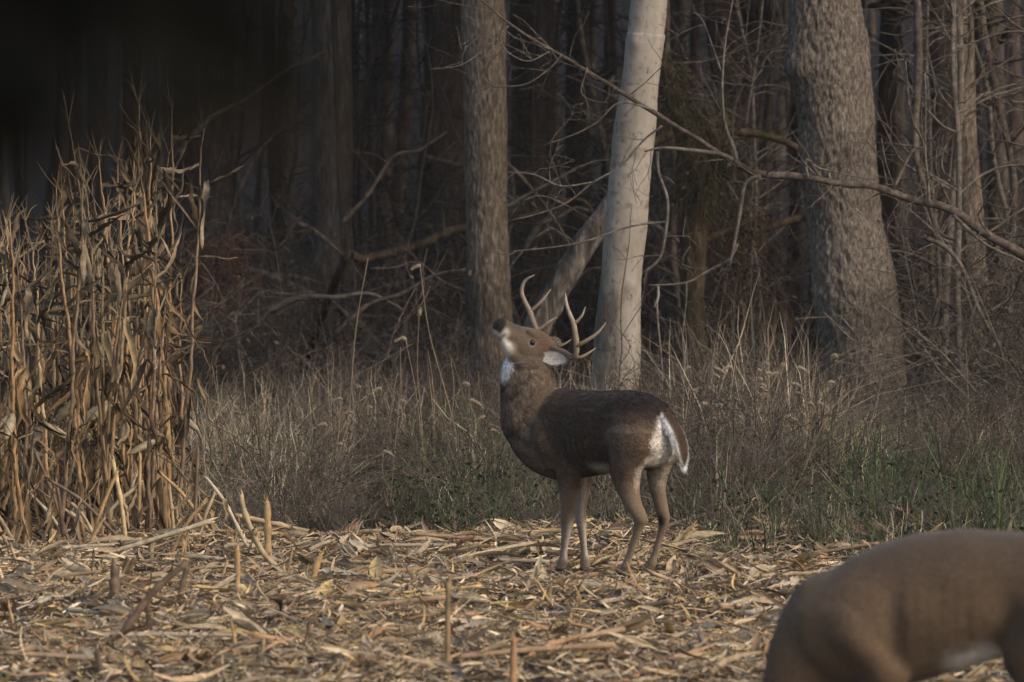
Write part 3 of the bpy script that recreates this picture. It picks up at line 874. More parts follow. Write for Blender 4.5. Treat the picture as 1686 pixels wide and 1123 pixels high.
def foxtails():
    rng = np.random.default_rng(23)
    spots = [(548, 700, 655, 105, 605), (782, 690, 700, 440, 690), (690, 660, 690, 500, 690), (1262, 700, 1285, 540, 1262), (1310, 700, 1300, 565, 1320)]
    def one(bx, by, D, top, label, bend, seed, thick=1.0, head=True):
        r = np.random.default_rng(seed)
        b = np.array(P(bx, 0, D)); b[2] = float(gz(b[0], D))
        tp = np.array(top) - b
        t = thing('foxtail_weed', label, 'weed', b, 'foxtail weeds at the wood edge')
        pts = smooth_path(np.array([(0, 0, -.03), tp * .35 + r.normal(0, .012, 3), tp * .7 + r.normal(0, .015, 3), tp]), 5)
        V, Q, T = tube(pts, np.linspace(.0038, .002, len(pts)) * thick, 5)
        A = Acc(); A.add(V, Q, T, (.27, .2, .125)); link('stem', A.mesh('stem'), M['grass'], t)
        if head:
            L = .075 * r.uniform(.8, 1.3)
            s = np.linspace(0, 1, 9)
            hp = tp + np.stack([bend * L * (.25 + .75 * s) * s, r.normal(0, .1) * L * s, L * (.75 * s - 1.15 * s ** 2 * abs(bend))], -1)
            V, Q, T = tube(hp, .011 * np.array((.3, .8, 1, 1, .95, .9, .8, .6, .2)), 8)
            V += (r.random(V.shape) - .5) * .005
            A = Acc(); A.add(V, Q, T, (.3, .235, .16))
            i = r.integers(1, 8, 150)
            d = nrm(r.normal(0, 1, (150, 3)) + np.array((bend, 0, .3)))
            c0 = hp[i] + d * .008
            C = np.stack([c0, c0 + d * .013], 1)
            S = np.repeat(nrm(np.cross(d, r.normal(0, 1, (150, 3))))[:, None], 2, 1)
            V, Q, k = ribbons(C, S, np.tile((.0009, .0002), (150, 1)))
            A.add(V, Q, None, (.34, .27, .19)); link('seed_head', A.mesh('seed_head'), M['grass'], t)
        for q in range(2):
            z = r.uniform(.2, .6)
            c = tp * z
            a = r.uniform(0, 6.28); dd = np.array((math.cos(a), math.sin(a) * .5, 0))
            s = np.linspace(0, 1, 6)
            Lf = r.uniform(.1, .22)
            C = (c + dd * (Lf * s)[:, None] + np.array((0, 0, 1.0)) * (Lf * (.7 * s - 1.4 * s * s))[:, None])[None]
            S = np.tile(np.cross(dd, (0, 0, 1.0)), (1, 6, 1))
            V, Q, k = ribbons(C, S, np.array([[.002, .005, .005, .004, .003, .001]]))
            link('leaf', mesh_np('leaf', V, Q, (.24, .18, .11)), M['grass'], t)
    D = 42.0
    one(556, 0, D, P(606, 425, D), 'tallest leaning weed stem in front of the thick dim trunk', .4, 1, 1.3, False)
    one(772, 0, 41, P(692, 440, 41), 'kinked foxtail with drooping head left of the buck', -.9, 2, 1.3)
    one(688, 0, 41, P(690, 520, 41), 'upright foxtail with short head left of the buck', .15, 3)
    one(712, 0, 40.5, P(668, 560, 40.5), 'foxtail bending left beside the kinked foxtail', -.8, 4)
    one(1380, 0, 39, P(1398, 630, 39), 'long straw stem slanting before the oak roots', .2, 5, 1.4, False)
    one(1272, 0, 38.6, P(1392, 640, 38.6), 'pale straw stem leaning far right before the oak', .2, 6, 1.5, False)
    for k in range(60):
        px = rng.uniform(1080, 1360) if k % 3 else rng.uniform(430, 840)
        D = rng.uniform(38.5, 46)
        h = rng.uniform(.45, .85) * (1 if k % 3 else .85)
        b = P(px, 0, D)
        top = (b[0] + rng.normal(0, .09), D + rng.normal(0, .05), float(gz(b[0], D)) + h)
        one(px, 0, D, top, 'foxtail with curled pale head in the weeds behind the buck', rng.choice((-1, 1)) * rng.uniform(.5, 1.1), 100 + k)
    for k in range(14):
        px = rng.uniform(340, 1650); D = rng.uniform(39, 47)
        b = P(px, 0, D)
        one(px, 0, D, (b[0] + rng.normal(0, .12), D, float(gz(b[0], D)) + rng.uniform(.7, 1.15)), 'bare dead weed stem standing in the wood edge grass', .3, 200 + k, 1.0, False)
foxtails()

def vine_on_pale_tree():
    rng = np.random.default_rng(2)
    D = 45.78
    o = np.array(P(1030, 660, D))
    t = thing('creeping_vine', 'thin dark vine climbing the pale trunk', 'vine', o)
    A = Acc()
    for rows in ([(1022, 720, 2.6), (1017, 640, 2.4), (1023, 560, 2.2), (1025, 480, 2), (1032, 420, 1.8), (1040, 340, 1.2)],
                 [(1010, 600, 1.6), (1000, 560, 1.5), (996, 520, 1.4), (1001, 500, 1.2)], [(1020, 560, 1.6), (1040, 530, 1.6), (1056, 505, 1.4), (1064, 490, 1)],
                 [(1020, 600, 1.6), (1035, 570, 1.5), (1012, 530, 1.4), (1000, 508, 1.2)], [(1016, 640, 1.8), (1030, 625, 1.6), (1042, 632, 1.2)], [(1014, 640, 1.8), (1004, 622, 1.6), (992, 618, 1.2)]):
        p = limb_px(rows, D, sub=6, wob=.05, seed=3, origin=o)
        V, Q, T = tube(p[:, :3], p[:, 3], 5); A.add(V, Q, T, (.08, .062, .048))
    link('stem', A.mesh('stem'), M['leaf'], t)
    for (x, y) in [(1000, 508), (997, 500), (1004, 512), (994, 520), (1036, 560), (1041, 553), (1038, 566), (1006, 614), (998, 620), (1010, 608), (1018, 622), (1028, 628), (1040, 632), (1036, 640), (990, 622), (1004, 634), (1014, 612), (1022, 640)]:
        p = np.array(P(x + rng.normal(0, 2), y + rng.normal(0, 2), D - .02)) - o
        V, Q, c = leaf_quads(rng, [p], .026, [(.03, .045, .018), (.05, .03, .02)], 1, .004)
        link('leaf', mesh_np('leaf', V, Q, c), M['leaf'], t)
vine_on_pale_tree()

# ------------------------------------------------------------------ corn
CORN_COL = [(.36, .245, .13), (.28, .19, .105), (.24, .17, .11), (.42, .31, .18), (.22, .14, .07), (.33, .25, .17)]
def leaf_mesh(rng, L, w, a, up, droop, twist, colr):
    """one long dry corn leaf starting at the origin"""
    s = np.linspace(0, 1, 14)
    d = np.array((math.cos(a), math.sin(a), 0))
    brk = rng.uniform(.06, .3)
    el = np.where(s < brk, up, up - droop) + np.cumsum(rng.normal(0, .2, 14)) * .6 + rng.normal(0, .08, 14)
    az = a + np.cumsum(rng.normal(0, .3, 14)) + rng.normal(0, .1, 14)
    st = np.stack([np.cos(el) * np.cos(az), np.cos(el) * np.sin(az), np.sin(el)], -1) * L / 13
    C = np.cumsum(st, axis=0) - st[0]
    tg = nrm(np.gradient(C, axis=0))
    tw = twist * s + rng.normal(0, .2) + np.cumsum(rng.normal(0, .25, 14))
    ref = np.tile(np.array((-math.sin(a), math.cos(a), 0)), (14, 1))
    ref = nrm(ref - tg * (ref * tg).sum(1, keepdims=True))
    oth = np.cross(tg, ref)
    S = ref * np.cos(tw)[:, None] + oth * np.sin(tw)[:, None]
    N = np.cross(tg, S)
    W = w * np.clip(np.sin((s * .93 + .07) * np.pi) ** .55, .05, 1) * rng.uniform(.55, 1.15, 14)
    V, Q, k = ribbons(C[None], S[None], W[None], rng.uniform(.4, 1.5), N[None])
    return mesh_np('leaf', V, Q, np.asarray(colr) * (.8 + .4 * rng.random((len(V), 1))))

CORN = []
def make_corn():
    for v in range(10):
        rng = np.random.default_rng(500 + v)
        h = 2.25 + rng.uniform(-.12, .15)
        nn = 12
        z = np.linspace(0, h, nn * 4 + 1)
        bend = np.stack([np.cumsum(rng.normal(0, .004, len(z))), np.cumsum(rng.normal(0, .004, len(z))), z], -1)
        r = np.interp(z, (0, .3, 1.4, h), (.0135, .0125, .0095, .0035)) * np.where(np.arange(len(z)) % 4 == 0, 1.25, 1)
        bend[0, 2] = -.06
        V, Q, T = tube(bend, r, 8)
        c0 = np.array(((.36, .21, .095), (.22, .145, .08), (.4, .265, .135), (.17, .11, .06), (.28, .17, .085))[v % 5])
        zc = V[:, 2:3] / h
        cc = c0 * (.75 + .5 * noise(V * (1, 1, 3), 6, v, 2)[:, None]) * np.where((np.abs(zc * nn - np.round(zc * nn)) < .06), .6, 1.0)
        stem = mesh_np('stem', V, [Q, T], cc); stem.materials.append(M['stalk'])
        leaves = []
        a0 = rng.uniform(0, 6.28)
        for k in sorted(list(range(nn - 1)) + [1, 3, 5, 7, 8, 9]):
            i = (k + 1) * 4
            a = a0 + k * math.pi + rng.normal(0, .5)
            t = k / nn
            if t > .55:
                up, droop, L = rng.uniform(.9, 1.45), rng.choice((0., .5, 1.2, 2.3, 2.7)), rng.uniform(.3, .55)
            else:
                up, droop, L = rng.uniform(.3, 1.3), rng.uniform(1.5, 2.8), rng.uniform(.35, .8)
            if t < .12 and rng.random() < .4: continue
            me = leaf_mesh(rng, L, rng.choice((.007, .011, .016, .022)) * rng.uniform(.8, 1.2), a, up, droop, rng.normal(0, 2.6), (np.array(CORN_COL[rng.integers(0, 6)]) * (1 - .4 * (k > 6)) + np.array((.3, .25, .19)) * .4 * (k > 6)) * np.array((1.05, 1, .9)) * rng.choice((.24, .38, .58, .9)))
            me.materials.append(M['cornleaf'])
            leaves.append((me, bend[i]))
        ear = None
        if v % 2 == 0:
            zi = 20
            A = Acc()
            d = nrm(np.array((math.cos(a0), math.sin(a0), -.9)))
            s = np.linspace(0, 1, 9)[:, None]
            pts = bend[zi] + d * s * .22
            V, Q, T = tube(pts, np.array((.012, .024, .029, .03, .029, .027, .022, .014, .004)), 10)
            V += (noise(V, 60, v)[:, None] - .5) * .006
            A.add(V, Q, T, (.36, .28, .17))
            ear = A.mesh('ear'); ear.materials.append(M['husk'])
        A = Acc()
        for k in range(4):
            d = nrm(np.array((rng.normal(0, .4), rng.normal(0, .4), 1)))
            p = smooth_path(np.array([bend[-1], bend[-1] + d * .1, bend[-1] + d * .19 + (0, 0, rng.uniform(-.06, .03))]), 3)
            V, Q, T = tube(p, np.linspace(.003, .0012, len(p)), 4, False); A.add(V, Q, T, (.27, .19, .11))
        tas = A.mesh('tassel'); tas.materials.append(M['cornleaf'])
        CORN.append((stem, leaves, ear, tas))
make_corn()

def corn_stalk(i, x, y, s, tilt, rz, label, group):
    stem, leaves, ear, tas = CORN[i % 10]
    t = thing('corn_stalk', label, 'corn stalk', (x, y, float(gz(x, y))), group, rz)
    t.rotation_euler = (tilt[0] * 1.6, tilt[1] * 1.6, rz)
    t.scale = (1.0, 1.0, s)
    link('stem', stem, None, t)
    for me, p in leaves: link('leaf', me, None, t, p)
    if ear: link('ear', ear, None, t)
    link('tassel', tas, None, t)

def corn_field():
    rng = np.random.default_rng(77)
    i = 0
    rows = [(274, 36.6, 1.14), (246, 36.0, 1.06), (228, 35.6, .98), (185, 35.2, .93), (140, 34.9, .88), (95, 34.6, .85), (45, 34.3, .82), (-10, 34.0, .82), (-70, 33.8, .82), (-130, 33.6, .82)]
    for r, (px, d0, hs) in enumerate(rows):
        D = d0
        while D < 41.5:
            x = (px - 843) / F * D + rng.normal(0, .05)
            s = hs * rng.uniform(.78, 1.05)
            if rng.random() < .12: s *= rng.uniform(.5, .8)
            lab = 'tallest dry corn stalk at the edge of the standing corn' if r == 0 and D == d0 else 'dry brown corn stalk standing in the uncut corn'
            corn_stalk(i, x, D, s, rng.normal(0, .035, 2), rng.uniform(0, 6.28), lab, None if lab.startswith('tall') else 'uncut standing corn')
            i += 1
            D += rng.uniform(.42, 1.0) if r else rng.uniform(.6, 1.1)
corn_field()

# ------------------------------------------------------------------ corn litter
LIT = np.array([(.40, .31, .215), (.46, .375, .275), (.31, .235, .165), (.56, .48, .38), (.2, .15, .105), (.38, .325, .26), (.34, .215, .135), (.25, .22, .19), (.44, .33, .17), (.14, .11, .085)])
def litter(name, rng, n, Lr, wr, zmax, tilt, label, far=38.2, near=16.5, fold=.6):
    D = near + (far - near) * rng.random(n) ** .9
    X = rng.uniform(-1, 1, n); X = np.sign(X) * np.where(np.abs(X) < .72, np.abs(X) * .16, .115 + (np.abs(X) - .72) * .36) * D
    ok = D < edge(843 + F * X / D) + .9 - 1.4 * rng.random(n) ** 2 + .8 * rng.normal(0, 1, n)
    pile = noise(np.stack([X, D * .55, X * 0], -1), 1.5, 14, 3)
    ok &= rng.random(len(D)) < .5 + .9 * sstep(.3, .6, pile)
    D, X, pile = D[ok], X[ok], pile[ok]; n = len(D)
    Lh = rng.uniform(*Lr, n) * rng.choice((.6, 1, 1.5), n)
    az = rng.uniform(0, 2 * np.pi, n)
    el = rng.normal(0, tilt, n)
    s = np.linspace(-.5, .5, 5)
    bend = rng.normal(0, .25, n)
    curl = rng.normal(0, .8, n)
    d = np.stack([np.cos(az) * np.cos(el), np.sin(az) * np.cos(el), np.sin(el)], -1)
    sd = np.stack([-np.sin(az), np.cos(az), az * 0], -1)
    up = np.cross(d, sd)
    tw = rng.normal(0, .8, n)[:, None] + rng.normal(0, 1.2, n)[:, None] * s[None, :]
    c = np.stack([X, D, gz(X, D) + .16 * np.maximum(pile - .5, 0) + rng.random(n) ** 1.6 * zmax + np.abs(np.sin(el)) * Lh * .45], -1)
    C = c[:, None] + d[:, None] * (Lh[:, None] * s[None])[..., None] + sd[:, None] * (Lh * bend)[:, None, None] * (s ** 2)[None, :, None] * 2 + up[:, None] * (Lh * curl * .35)[:, None, None] * (s ** 2)[None, :, None]
    S = sd[:, None] * np.cos(tw)[..., None] + up[:, None] * np.sin(tw)[..., None]
    N = -sd[:, None] * np.sin(tw)[..., None] + up[:, None] * np.cos(tw)[..., None]
    W = rng.uniform(*wr, n)[:, None] * np.array((.45, .9, 1, .8, .25))[None] * rng.uniform(.7, 1.2, (n, 5))
    C[..., 2] = np.maximum(C[..., 2], gz(C[..., 0], C[..., 1]) + .002)
    V, Q, k = ribbons(C, S, W, fold, N)
    col = LIT[rng.integers(0, len(LIT), n)] * np.array((1.3, 1.2, 1.0)) * rng.uniform(.55, 1.35, (n, 1))
    o = link(name, mesh_np(name, V, Q, np.repeat(col, k, axis=0)), M['husk'])
    return tag(o, label, 'corn litter', kind='stuff')
rl = np.random.default_rng(99)
litter('corn_litter', rl, 58000, (.04, .13), (.002, .008), .05, .3, 'shredded corn leaves and husks covering the cut field')
litter('corn_leaf_litter', rl, 7200, (.1, .26), (.007, .017), .05, .16, 'long torn corn leaves lying over the cut field')
litter('corn_chaff', rl, 150000, (.012, .045), (.0015, .005), .04, .45, 'fine corn chaff scattered over the cut field')

def piece_meshes():
    out = {'husk': [], 'stalk': [], 'split': []}
    for v in range(8):
        rng = np.random.default_rng(700 + v)
        # husk: a cupped boat of several layered leaves
        s = np.linspace(0, 1, 9)
        A = Acc()
        for q in range(3):
            L = rng.uniform(.14, .26)
            y = (q - 1) * .02 + rng.normal(0, .006)
            C = np.stack([(s - .3) * L, y + rng.normal(0, .05) * s ** 2 * L * 2, .02 + .16 * L * s ** 2 * rng.uniform(-.2, 1)], -1)[None]
            tw = rng.normal(0, .5) + rng.normal(0, .8) * s
            S = np.stack([s * 0, np.cos(tw), np.sin(tw)], -1)[None]; N = np.stack([s * 0, -np.sin(tw), np.cos(tw)], -1)[None]
            W = (rng.uniform(.016, .028) * np.clip(np.sin((s * .9 + .08) * np.pi), .06, 1) ** .7)[None]
            V, Q, k = ribbons(C, S, W, .6, N)
            A.add(V, Q, None, LIT[(0, 1, 2, 3, 0, 8, 1, 6)[v]] * np.array((1.1, 1.05, .9)) * rng.uniform(.75, 1.15))
        m = A.mesh('husk'); m.materials.append(M['husk']); out['husk'].append(m)
        # round stalk piece with nodes
        L = rng.uniform(.28, .8)
        x = np.linspace(-L / 2, L / 2, 17)
        p = np.stack([x, .03 * np.sin(x * 4 + v) * L, .014 + .015 * rng.random() * np.cos(x * 3)], -1)
        r = .0115 * np.where(np.arange(17) % 5 == 2, 1.3, 1) * rng.uniform(.85, 1.1) * np.linspace(1.1, .8, 17)
        V, Q, T = tube(p, r, 8)
        c = np.array(((.33, .215, .12), (.38, .28, .17), (.27, .19, .12), (.42, .33, .23))[v % 4])
        A = Acc(); A.add(V, Q, T, c * (.7 + .6 * noise(V, 14, v, 2)[:, None]))
        # a rag of leaf still on it
        s = np.linspace(0, 1, 8); Lf = rng.uniform(.12, .3)
        C = (p[8] + np.stack([s * Lf, rng.normal(0, .3) * Lf * s ** 2, .012 + .25 * Lf * s * (1 - s)], -1))[None]
        tw = rng.normal(0, .4) + s
        S = np.stack([s * 0, np.cos(tw), np.sin(tw)], -1)[None]; N = np.stack([s * 0, -np.sin(tw), np.cos(tw)], -1)[None]
        V, Q, k = ribbons(C, S, (.016 * np.clip(np.sin((s * .9 + .1) * np.pi), .05, 1))[None], .5, N); A.add(V, Q, None, (.34, .25, .15))
        m = A.mesh('stalk'); m.materials.append(M['stalk']); out['stalk'].append(m)
    return out
PIECES = piece_meshes()

def loose_pieces():
    rng = np.random.default_rng(12)
    for k in range(210):
        D = rng.uniform(23.8, 37.4); x = rng.uniform(-.085, .085) * D
        o = link('corn_husk', PIECES['husk'][k % 8], None, None, (x, D, float(gz(x, D)) + .035))
        o.rotation_euler = (rng.normal(0, .3), rng.normal(-.1, .25), rng.uniform(0, 6.28))
        o.scale = (rng.uniform(.6, 1.15),) * 3
        tag(o, 'torn dry corn husk lying on the cut field', 'corn husk', 'husks strewn over the cut field')
    for k in range(70):
        D = rng.uniform(24, 37.8); x = rng.uniform(-.085, .085) * D
        o = link('stalk_piece', PIECES['stalk'][k % 8], None, None, (x, D, float(gz(x, D)) + .035))
        o.rotation_euler = (0, rng.normal(0, .09), rng.uniform(0, 6.28))
        tag(o, 'broken piece of dry corn stalk lying on the cut field', 'corn stalk', 'broken stalk pieces on the cut field')
loose_pieces()

def stalk_px(label, rows, D, col, group=None, name='stubble_stalk', leaf=True, seed=0):
    """a cut or broken stalk; rows px,py,width ; first row at the ground"""
    rng = np.random.default_rng(seed)
    b = np.array(P(rows[0][0], rows[0][1], D))
    t = thing(name, label, 'corn stalk', b, group)
    p = limb_px(rows, D, sub=6, origin=b)
    p = np.concatenate([[p[0] - (p[1] - p[0]) * 1.0], p])
    r = p[:, 3] * .85 * np.where(np.arange(len(p)) % 5 == 3, 1.22, 1) * (1 + .12 * np.sin(np.arange(len(p)) * 1.7 + seed))
    V, Q, T = tube(p[:, :3], r, 9)
    top = V[-11:-2]; V[-11:-2] += nrm(p[-1, :3] - p[-2, :3]) * rng.uniform(-.03, .035, (9, 1)); V[-1] -= nrm(p[-1, :3] - p[-2, :3]) * .03
    A = Acc(); A.add(V, Q, T, np.asarray(col) * (.65 + .7 * noise(V, 16, seed, 2)[:, None]))
    link('stem', A.mesh('stem'), M['stalk'], t)
    if leaf:
        me = leaf_mesh(rng, rng.uniform(.12, .3), .016, rng.uniform(0, 6.28), .7, 2.4, rng.normal(0, 2), (.34, .25, .15))
        me.materials.append(M['cornleaf'])
        link('leaf', me, None, t, p[len(p) // 2, :3])
    return t
OR, TN, DK, PL = (.42, .265, .12), (.4, .29, .165), (.16, .105, .065), (.5, .4, .26)
def gD(py): return ground_D(py)
stalk_px('upright orange cut stalk with pointed tip right of the corn', [(441, 930, 14), (441, 880, 14), (440, 835, 13), (438, 822, 6)], gD(932), OR, seed=1)
stalk_px('short pale orange cut stalk standing in the litter', [(391, 993, 11), (391, 940, 11), (391, 900, 11)], gD(994), OR, seed=2, leaf=False)
stalk_px('short stub leaning right with split orange top', [(513, 965, 12), (520, 935, 13), (528, 908, 15)], gD(966), OR, seed=3, leaf=False)
stalk_px('thin dark upright stalk in the middle of the field', [(737, 1122, 12), (737, 1040, 11), (738, 960, 10)], gD(1124), (.26, .17, .08), seed=4, leaf=False)
stalk_px('thick rust brown cut stalk low in the field', [(845, 1160, 15), (845, 1100, 14), (846, 1048, 13)], gD(1165), (.34, .19, .095), seed=5, leaf=False)
stalk_px('dark bent stalk leaning right over the litter', [(188, 1066, 15), (226, 1008, 14), (262, 965, 13), (306, 928, 12)], gD(1068), DK, seed=6)
stalk_px('dark upright stub beside the bent dark stalk', [(292, 1008, 12), (300, 965, 12), (308, 934, 11)], gD(1010), DK, seed=7, leaf=False)
stalk_px('dark stub standing before the standing corn', [(187, 1012, 18), (188, 965, 18), (190, 930, 17)], gD(1014), DK, seed=8)
stalk_px('short dark stub below the bent dark stalk', [(172, 1130, 14), (160, 1080, 13)], gD(1132), DK, seed=9, leaf=False)
stalk_px('tall broken stalk slanting left beside the pointed orange stalk', [(460, 940, 11), (430, 905, 11), (405, 850, 11), (395, 810, 9)], gD(941), TN, seed=10)
stalk_px('long pale stalk lying slantwise before the standing corn', [(150, 918, 9), (220, 898, 9), (290, 876, 9), (352, 856, 10)], gD(925), PL, seed=11)
stalk_px('bright straw stalk leaning at the corn edge', [(207, 890, 8), (200, 830, 9), (190, 780, 9), (184, 752, 9)], 34.9, (.52, .38, .19), seed=12)
stalk_px('long broken stalk lying from the corn to the buck', [(395, 850, 9), (450, 862, 10), (520, 878, 9), (560, 886, 9), (640, 888, 8)], 36.0, TN, seed=13)
stalk_px('straw coloured stalk lying in the litter before the buck', [(560, 1002, 6), (660, 985, 6), (740, 970, 6), (790, 965, 6)], gD(1003), (.5, .36, .14), seed=14)
stalk_px('pale broad husk stalk lying under the buck', [(950, 962, 8), (1000, 968, 11), (1050, 974, 10), (1070, 975, 6)], gD(975), PL, seed=15)
stalk_px('short pale stalk slanting below the hind hooves', [(1150, 974, 8), (1110, 958, 8), (1066, 940, 7)], gD(975), (.5, .33, .2), seed=16, leaf=False)
stalk_px('long limp corn stem arching up beside the hind leg', [(1100, 866, 7), (1150, 850, 8), (1210, 838, 6), (1240, 822, 4)], 36.4, TN, seed=17)
rs = np.random.default_rng(44)
for k in range(22):
    py = rs.uniform(905, 1118); px = rs.uniform(0, 480) if k % 2 else rs.uniform(-40, 1260)
    D = gD(py); h = rs.uniform(.06, .2) * F / D; w = .017 * F / D * rs.uniform(.7, 1.1); ln = rs.normal(0, .25)
    stalk_px('short cut corn stub standing in the litter', [(px, py, w), (px + ln * h * .5, py - h * .5, w), (px + ln * h, py - h, w * .95)], D, [OR, TN, DK, (.3, .2, .1)][k % 4], 'short cut stubs in the field', seed=60 + k, leaf=k % 3 == 0)
rs = np.random.default_rng(45)
for k in range(22):
    px = rs.uniform(-30, 420); py = rs.uniform(850, 905); D = rs.uniform(33.6, 36.2); L = rs.uniform(60, 190); a = rs.uniform(-.9, .9)
    stalk_px('broken leaning corn stalk at the foot of the standing corn', [(px, py + 20, 7), (px + L * .5 * math.sin(a), py - L * .4 * math.cos(a), 7), (px + L * math.sin(a), py - L * .8 * math.cos(a), 6)], D, [OR, TN, DK, PL][k % 4], 'broken stalks at the foot of the corn', seed=160 + k)

# ------------------------------------------------------------------ deer
def loft(C, A, B, a, b, n=28, b2=None):
    """closed loft; C centres, A,B axes, a,b half sizes (b2: half size on the -B side)"""
    C = np.asarray(C, float); A = nrm(A); B = nrm(B)
    a = np.asarray(a, float); b = np.asarray(b, float); b2 = b if b2 is None else np.asarray(b2, float)
    ph = np.arange(n) * 2 * np.pi / n
    sn = np.sin(ph)[None, :]
    bb = np.where(sn >= 0, b[:, None], b2[:, None])
    V = (C[:, None] + A[:, None] * (a[:, None] * np.cos(ph)[None])[..., None] + B[:, None] * (bb * sn)[..., None]).reshape(-1, 3)
    m = len(C)
    i = np.arange(m - 1)[:, None] * n; j = np.arange(n)[None]; k = (j + 1) % n
    Q = np.stack([i + j, i + k, i + n + k, i + n + j], -1).reshape(-1, 4)
    V = np.concatenate([V, C[:1], C[-1:]])
    j = np.arange(n); k = (j + 1) % n
    T = np.concatenate([np.stack([k, j, np.full(n, m * n)], -1), np.stack([(m - 1) * n + j, (m - 1) * n + k, np.full(n, m * n + 1)], -1)])
    return V, Q, T

def fuse(acc, voxel, iters):
    """union of closed lofts -> one continuous skin"""
    me = acc.mesh('body')
    o = bpy.data.objects.new('tmp', me); COL.objects.link(o)
    r = o.modifiers.new('r', 'REMESH'); r.mode = 'VOXEL'; r.voxel_size = voxel
    s = o.modifiers.new('s', 'SMOOTH'); s.factor = .5; s.iterations = iters
    dg = bpy.context.evaluated_depsgraph_get(); dg.update()
    out = bpy.data.meshes.new_from_object(o.evaluated_get(dg))
    bpy.data.objects.remove(o); bpy.data.meshes.remove(me)
    n = len(out.vertices)
    co = np.empty(n * 3, np.float32); out.vertices.foreach_get('co', co); co = co.reshape(-1, 3).astype(float)
    no = np.empty(n * 3, np.float32); out.vertices.foreach_get('normal', no); no = no.reshape(-1, 3).astype(float)
    return out, co, no

def set_cols(me, cols):
    for a in list(me.color_attributes): me.color_attributes.remove(a)
    a = me.color_attributes.new('Col', 'FLOAT_COLOR', 'POINT')
    c = np.ones((len(cols), 4), np.float32); c[:, :3] = cols
    a.data.foreach_set('color', c.ravel())
    me.polygons.foreach_set('use_smooth', np.ones(len(me.polygons), bool))

def fur(rng, me, co, no, cols, n, flow, length, width=.0012, lift=.35, dens=None):
    """short hairs laid along the coat"""
    tri = np.empty(len(me.polygons) * 0 + 0)
    me.calc_loop_triangles()
    t = np.empty(len(me.loop_triangles) * 3, np.int32); me.loop_triangles.foreach_get('vertices', t); t = t.reshape(-1, 3)
    ar = np.linalg.norm(np.cross(co[t[:, 1]] - co[t[:, 0]], co[t[:, 2]] - co[t[:, 0]]), axis=1)
    if dens is not None: ar = ar * dens[t[:, 0]]
    i = rng.choice(len(t), n, p=ar / ar.sum())
    u = rng.random((n, 2)); f = u.sum(1) > 1; u[f] = 1 - u[f]
    w = np.stack([1 - u.sum(1), u[:, 0], u[:, 1]], -1)[..., None]
    p = (co[t[i]] * w).sum(1); N = nrm((no[t[i]] * w).sum(1)); c = (cols[t[i]] * w).sum(1)
    fl = flow(p) + rng.normal(0, .22, (n, 3))
    fl = nrm(fl - N * (fl * N).sum(1, keepdims=True))
    L = length(p) * rng.uniform(.6, 1.3, n)
    d = nrm(fl + N * lift)
    S = nrm(np.cross(d, N))
    tt = np.array((0, .5, 1))
    C = p[:, None] - N[:, None] * .001 + d[:, None] * (L[:, None] * tt)[..., None] - N[:, None] * (L[:, None] * .22 * tt ** 2)[..., None]
    W = width * np.array((1, .8, .15))[None] * rng.uniform(.6, 1.3, (n, 1))
    V, Q, k = ribbons(C, np.repeat(S[:, None], 3, 1), W)
    cc = c * rng.uniform(.45, 1.55, (n, 1))
    return mesh_np('hair', V, Q, np.repeat(cc, k, axis=0))

WHITE = np.array((.66, .61, .54))
def lerp(c, target, w):
    w = np.clip(w, 0, 1)[:, None]
    return c * (1 - w) + np.asarray(target) * w

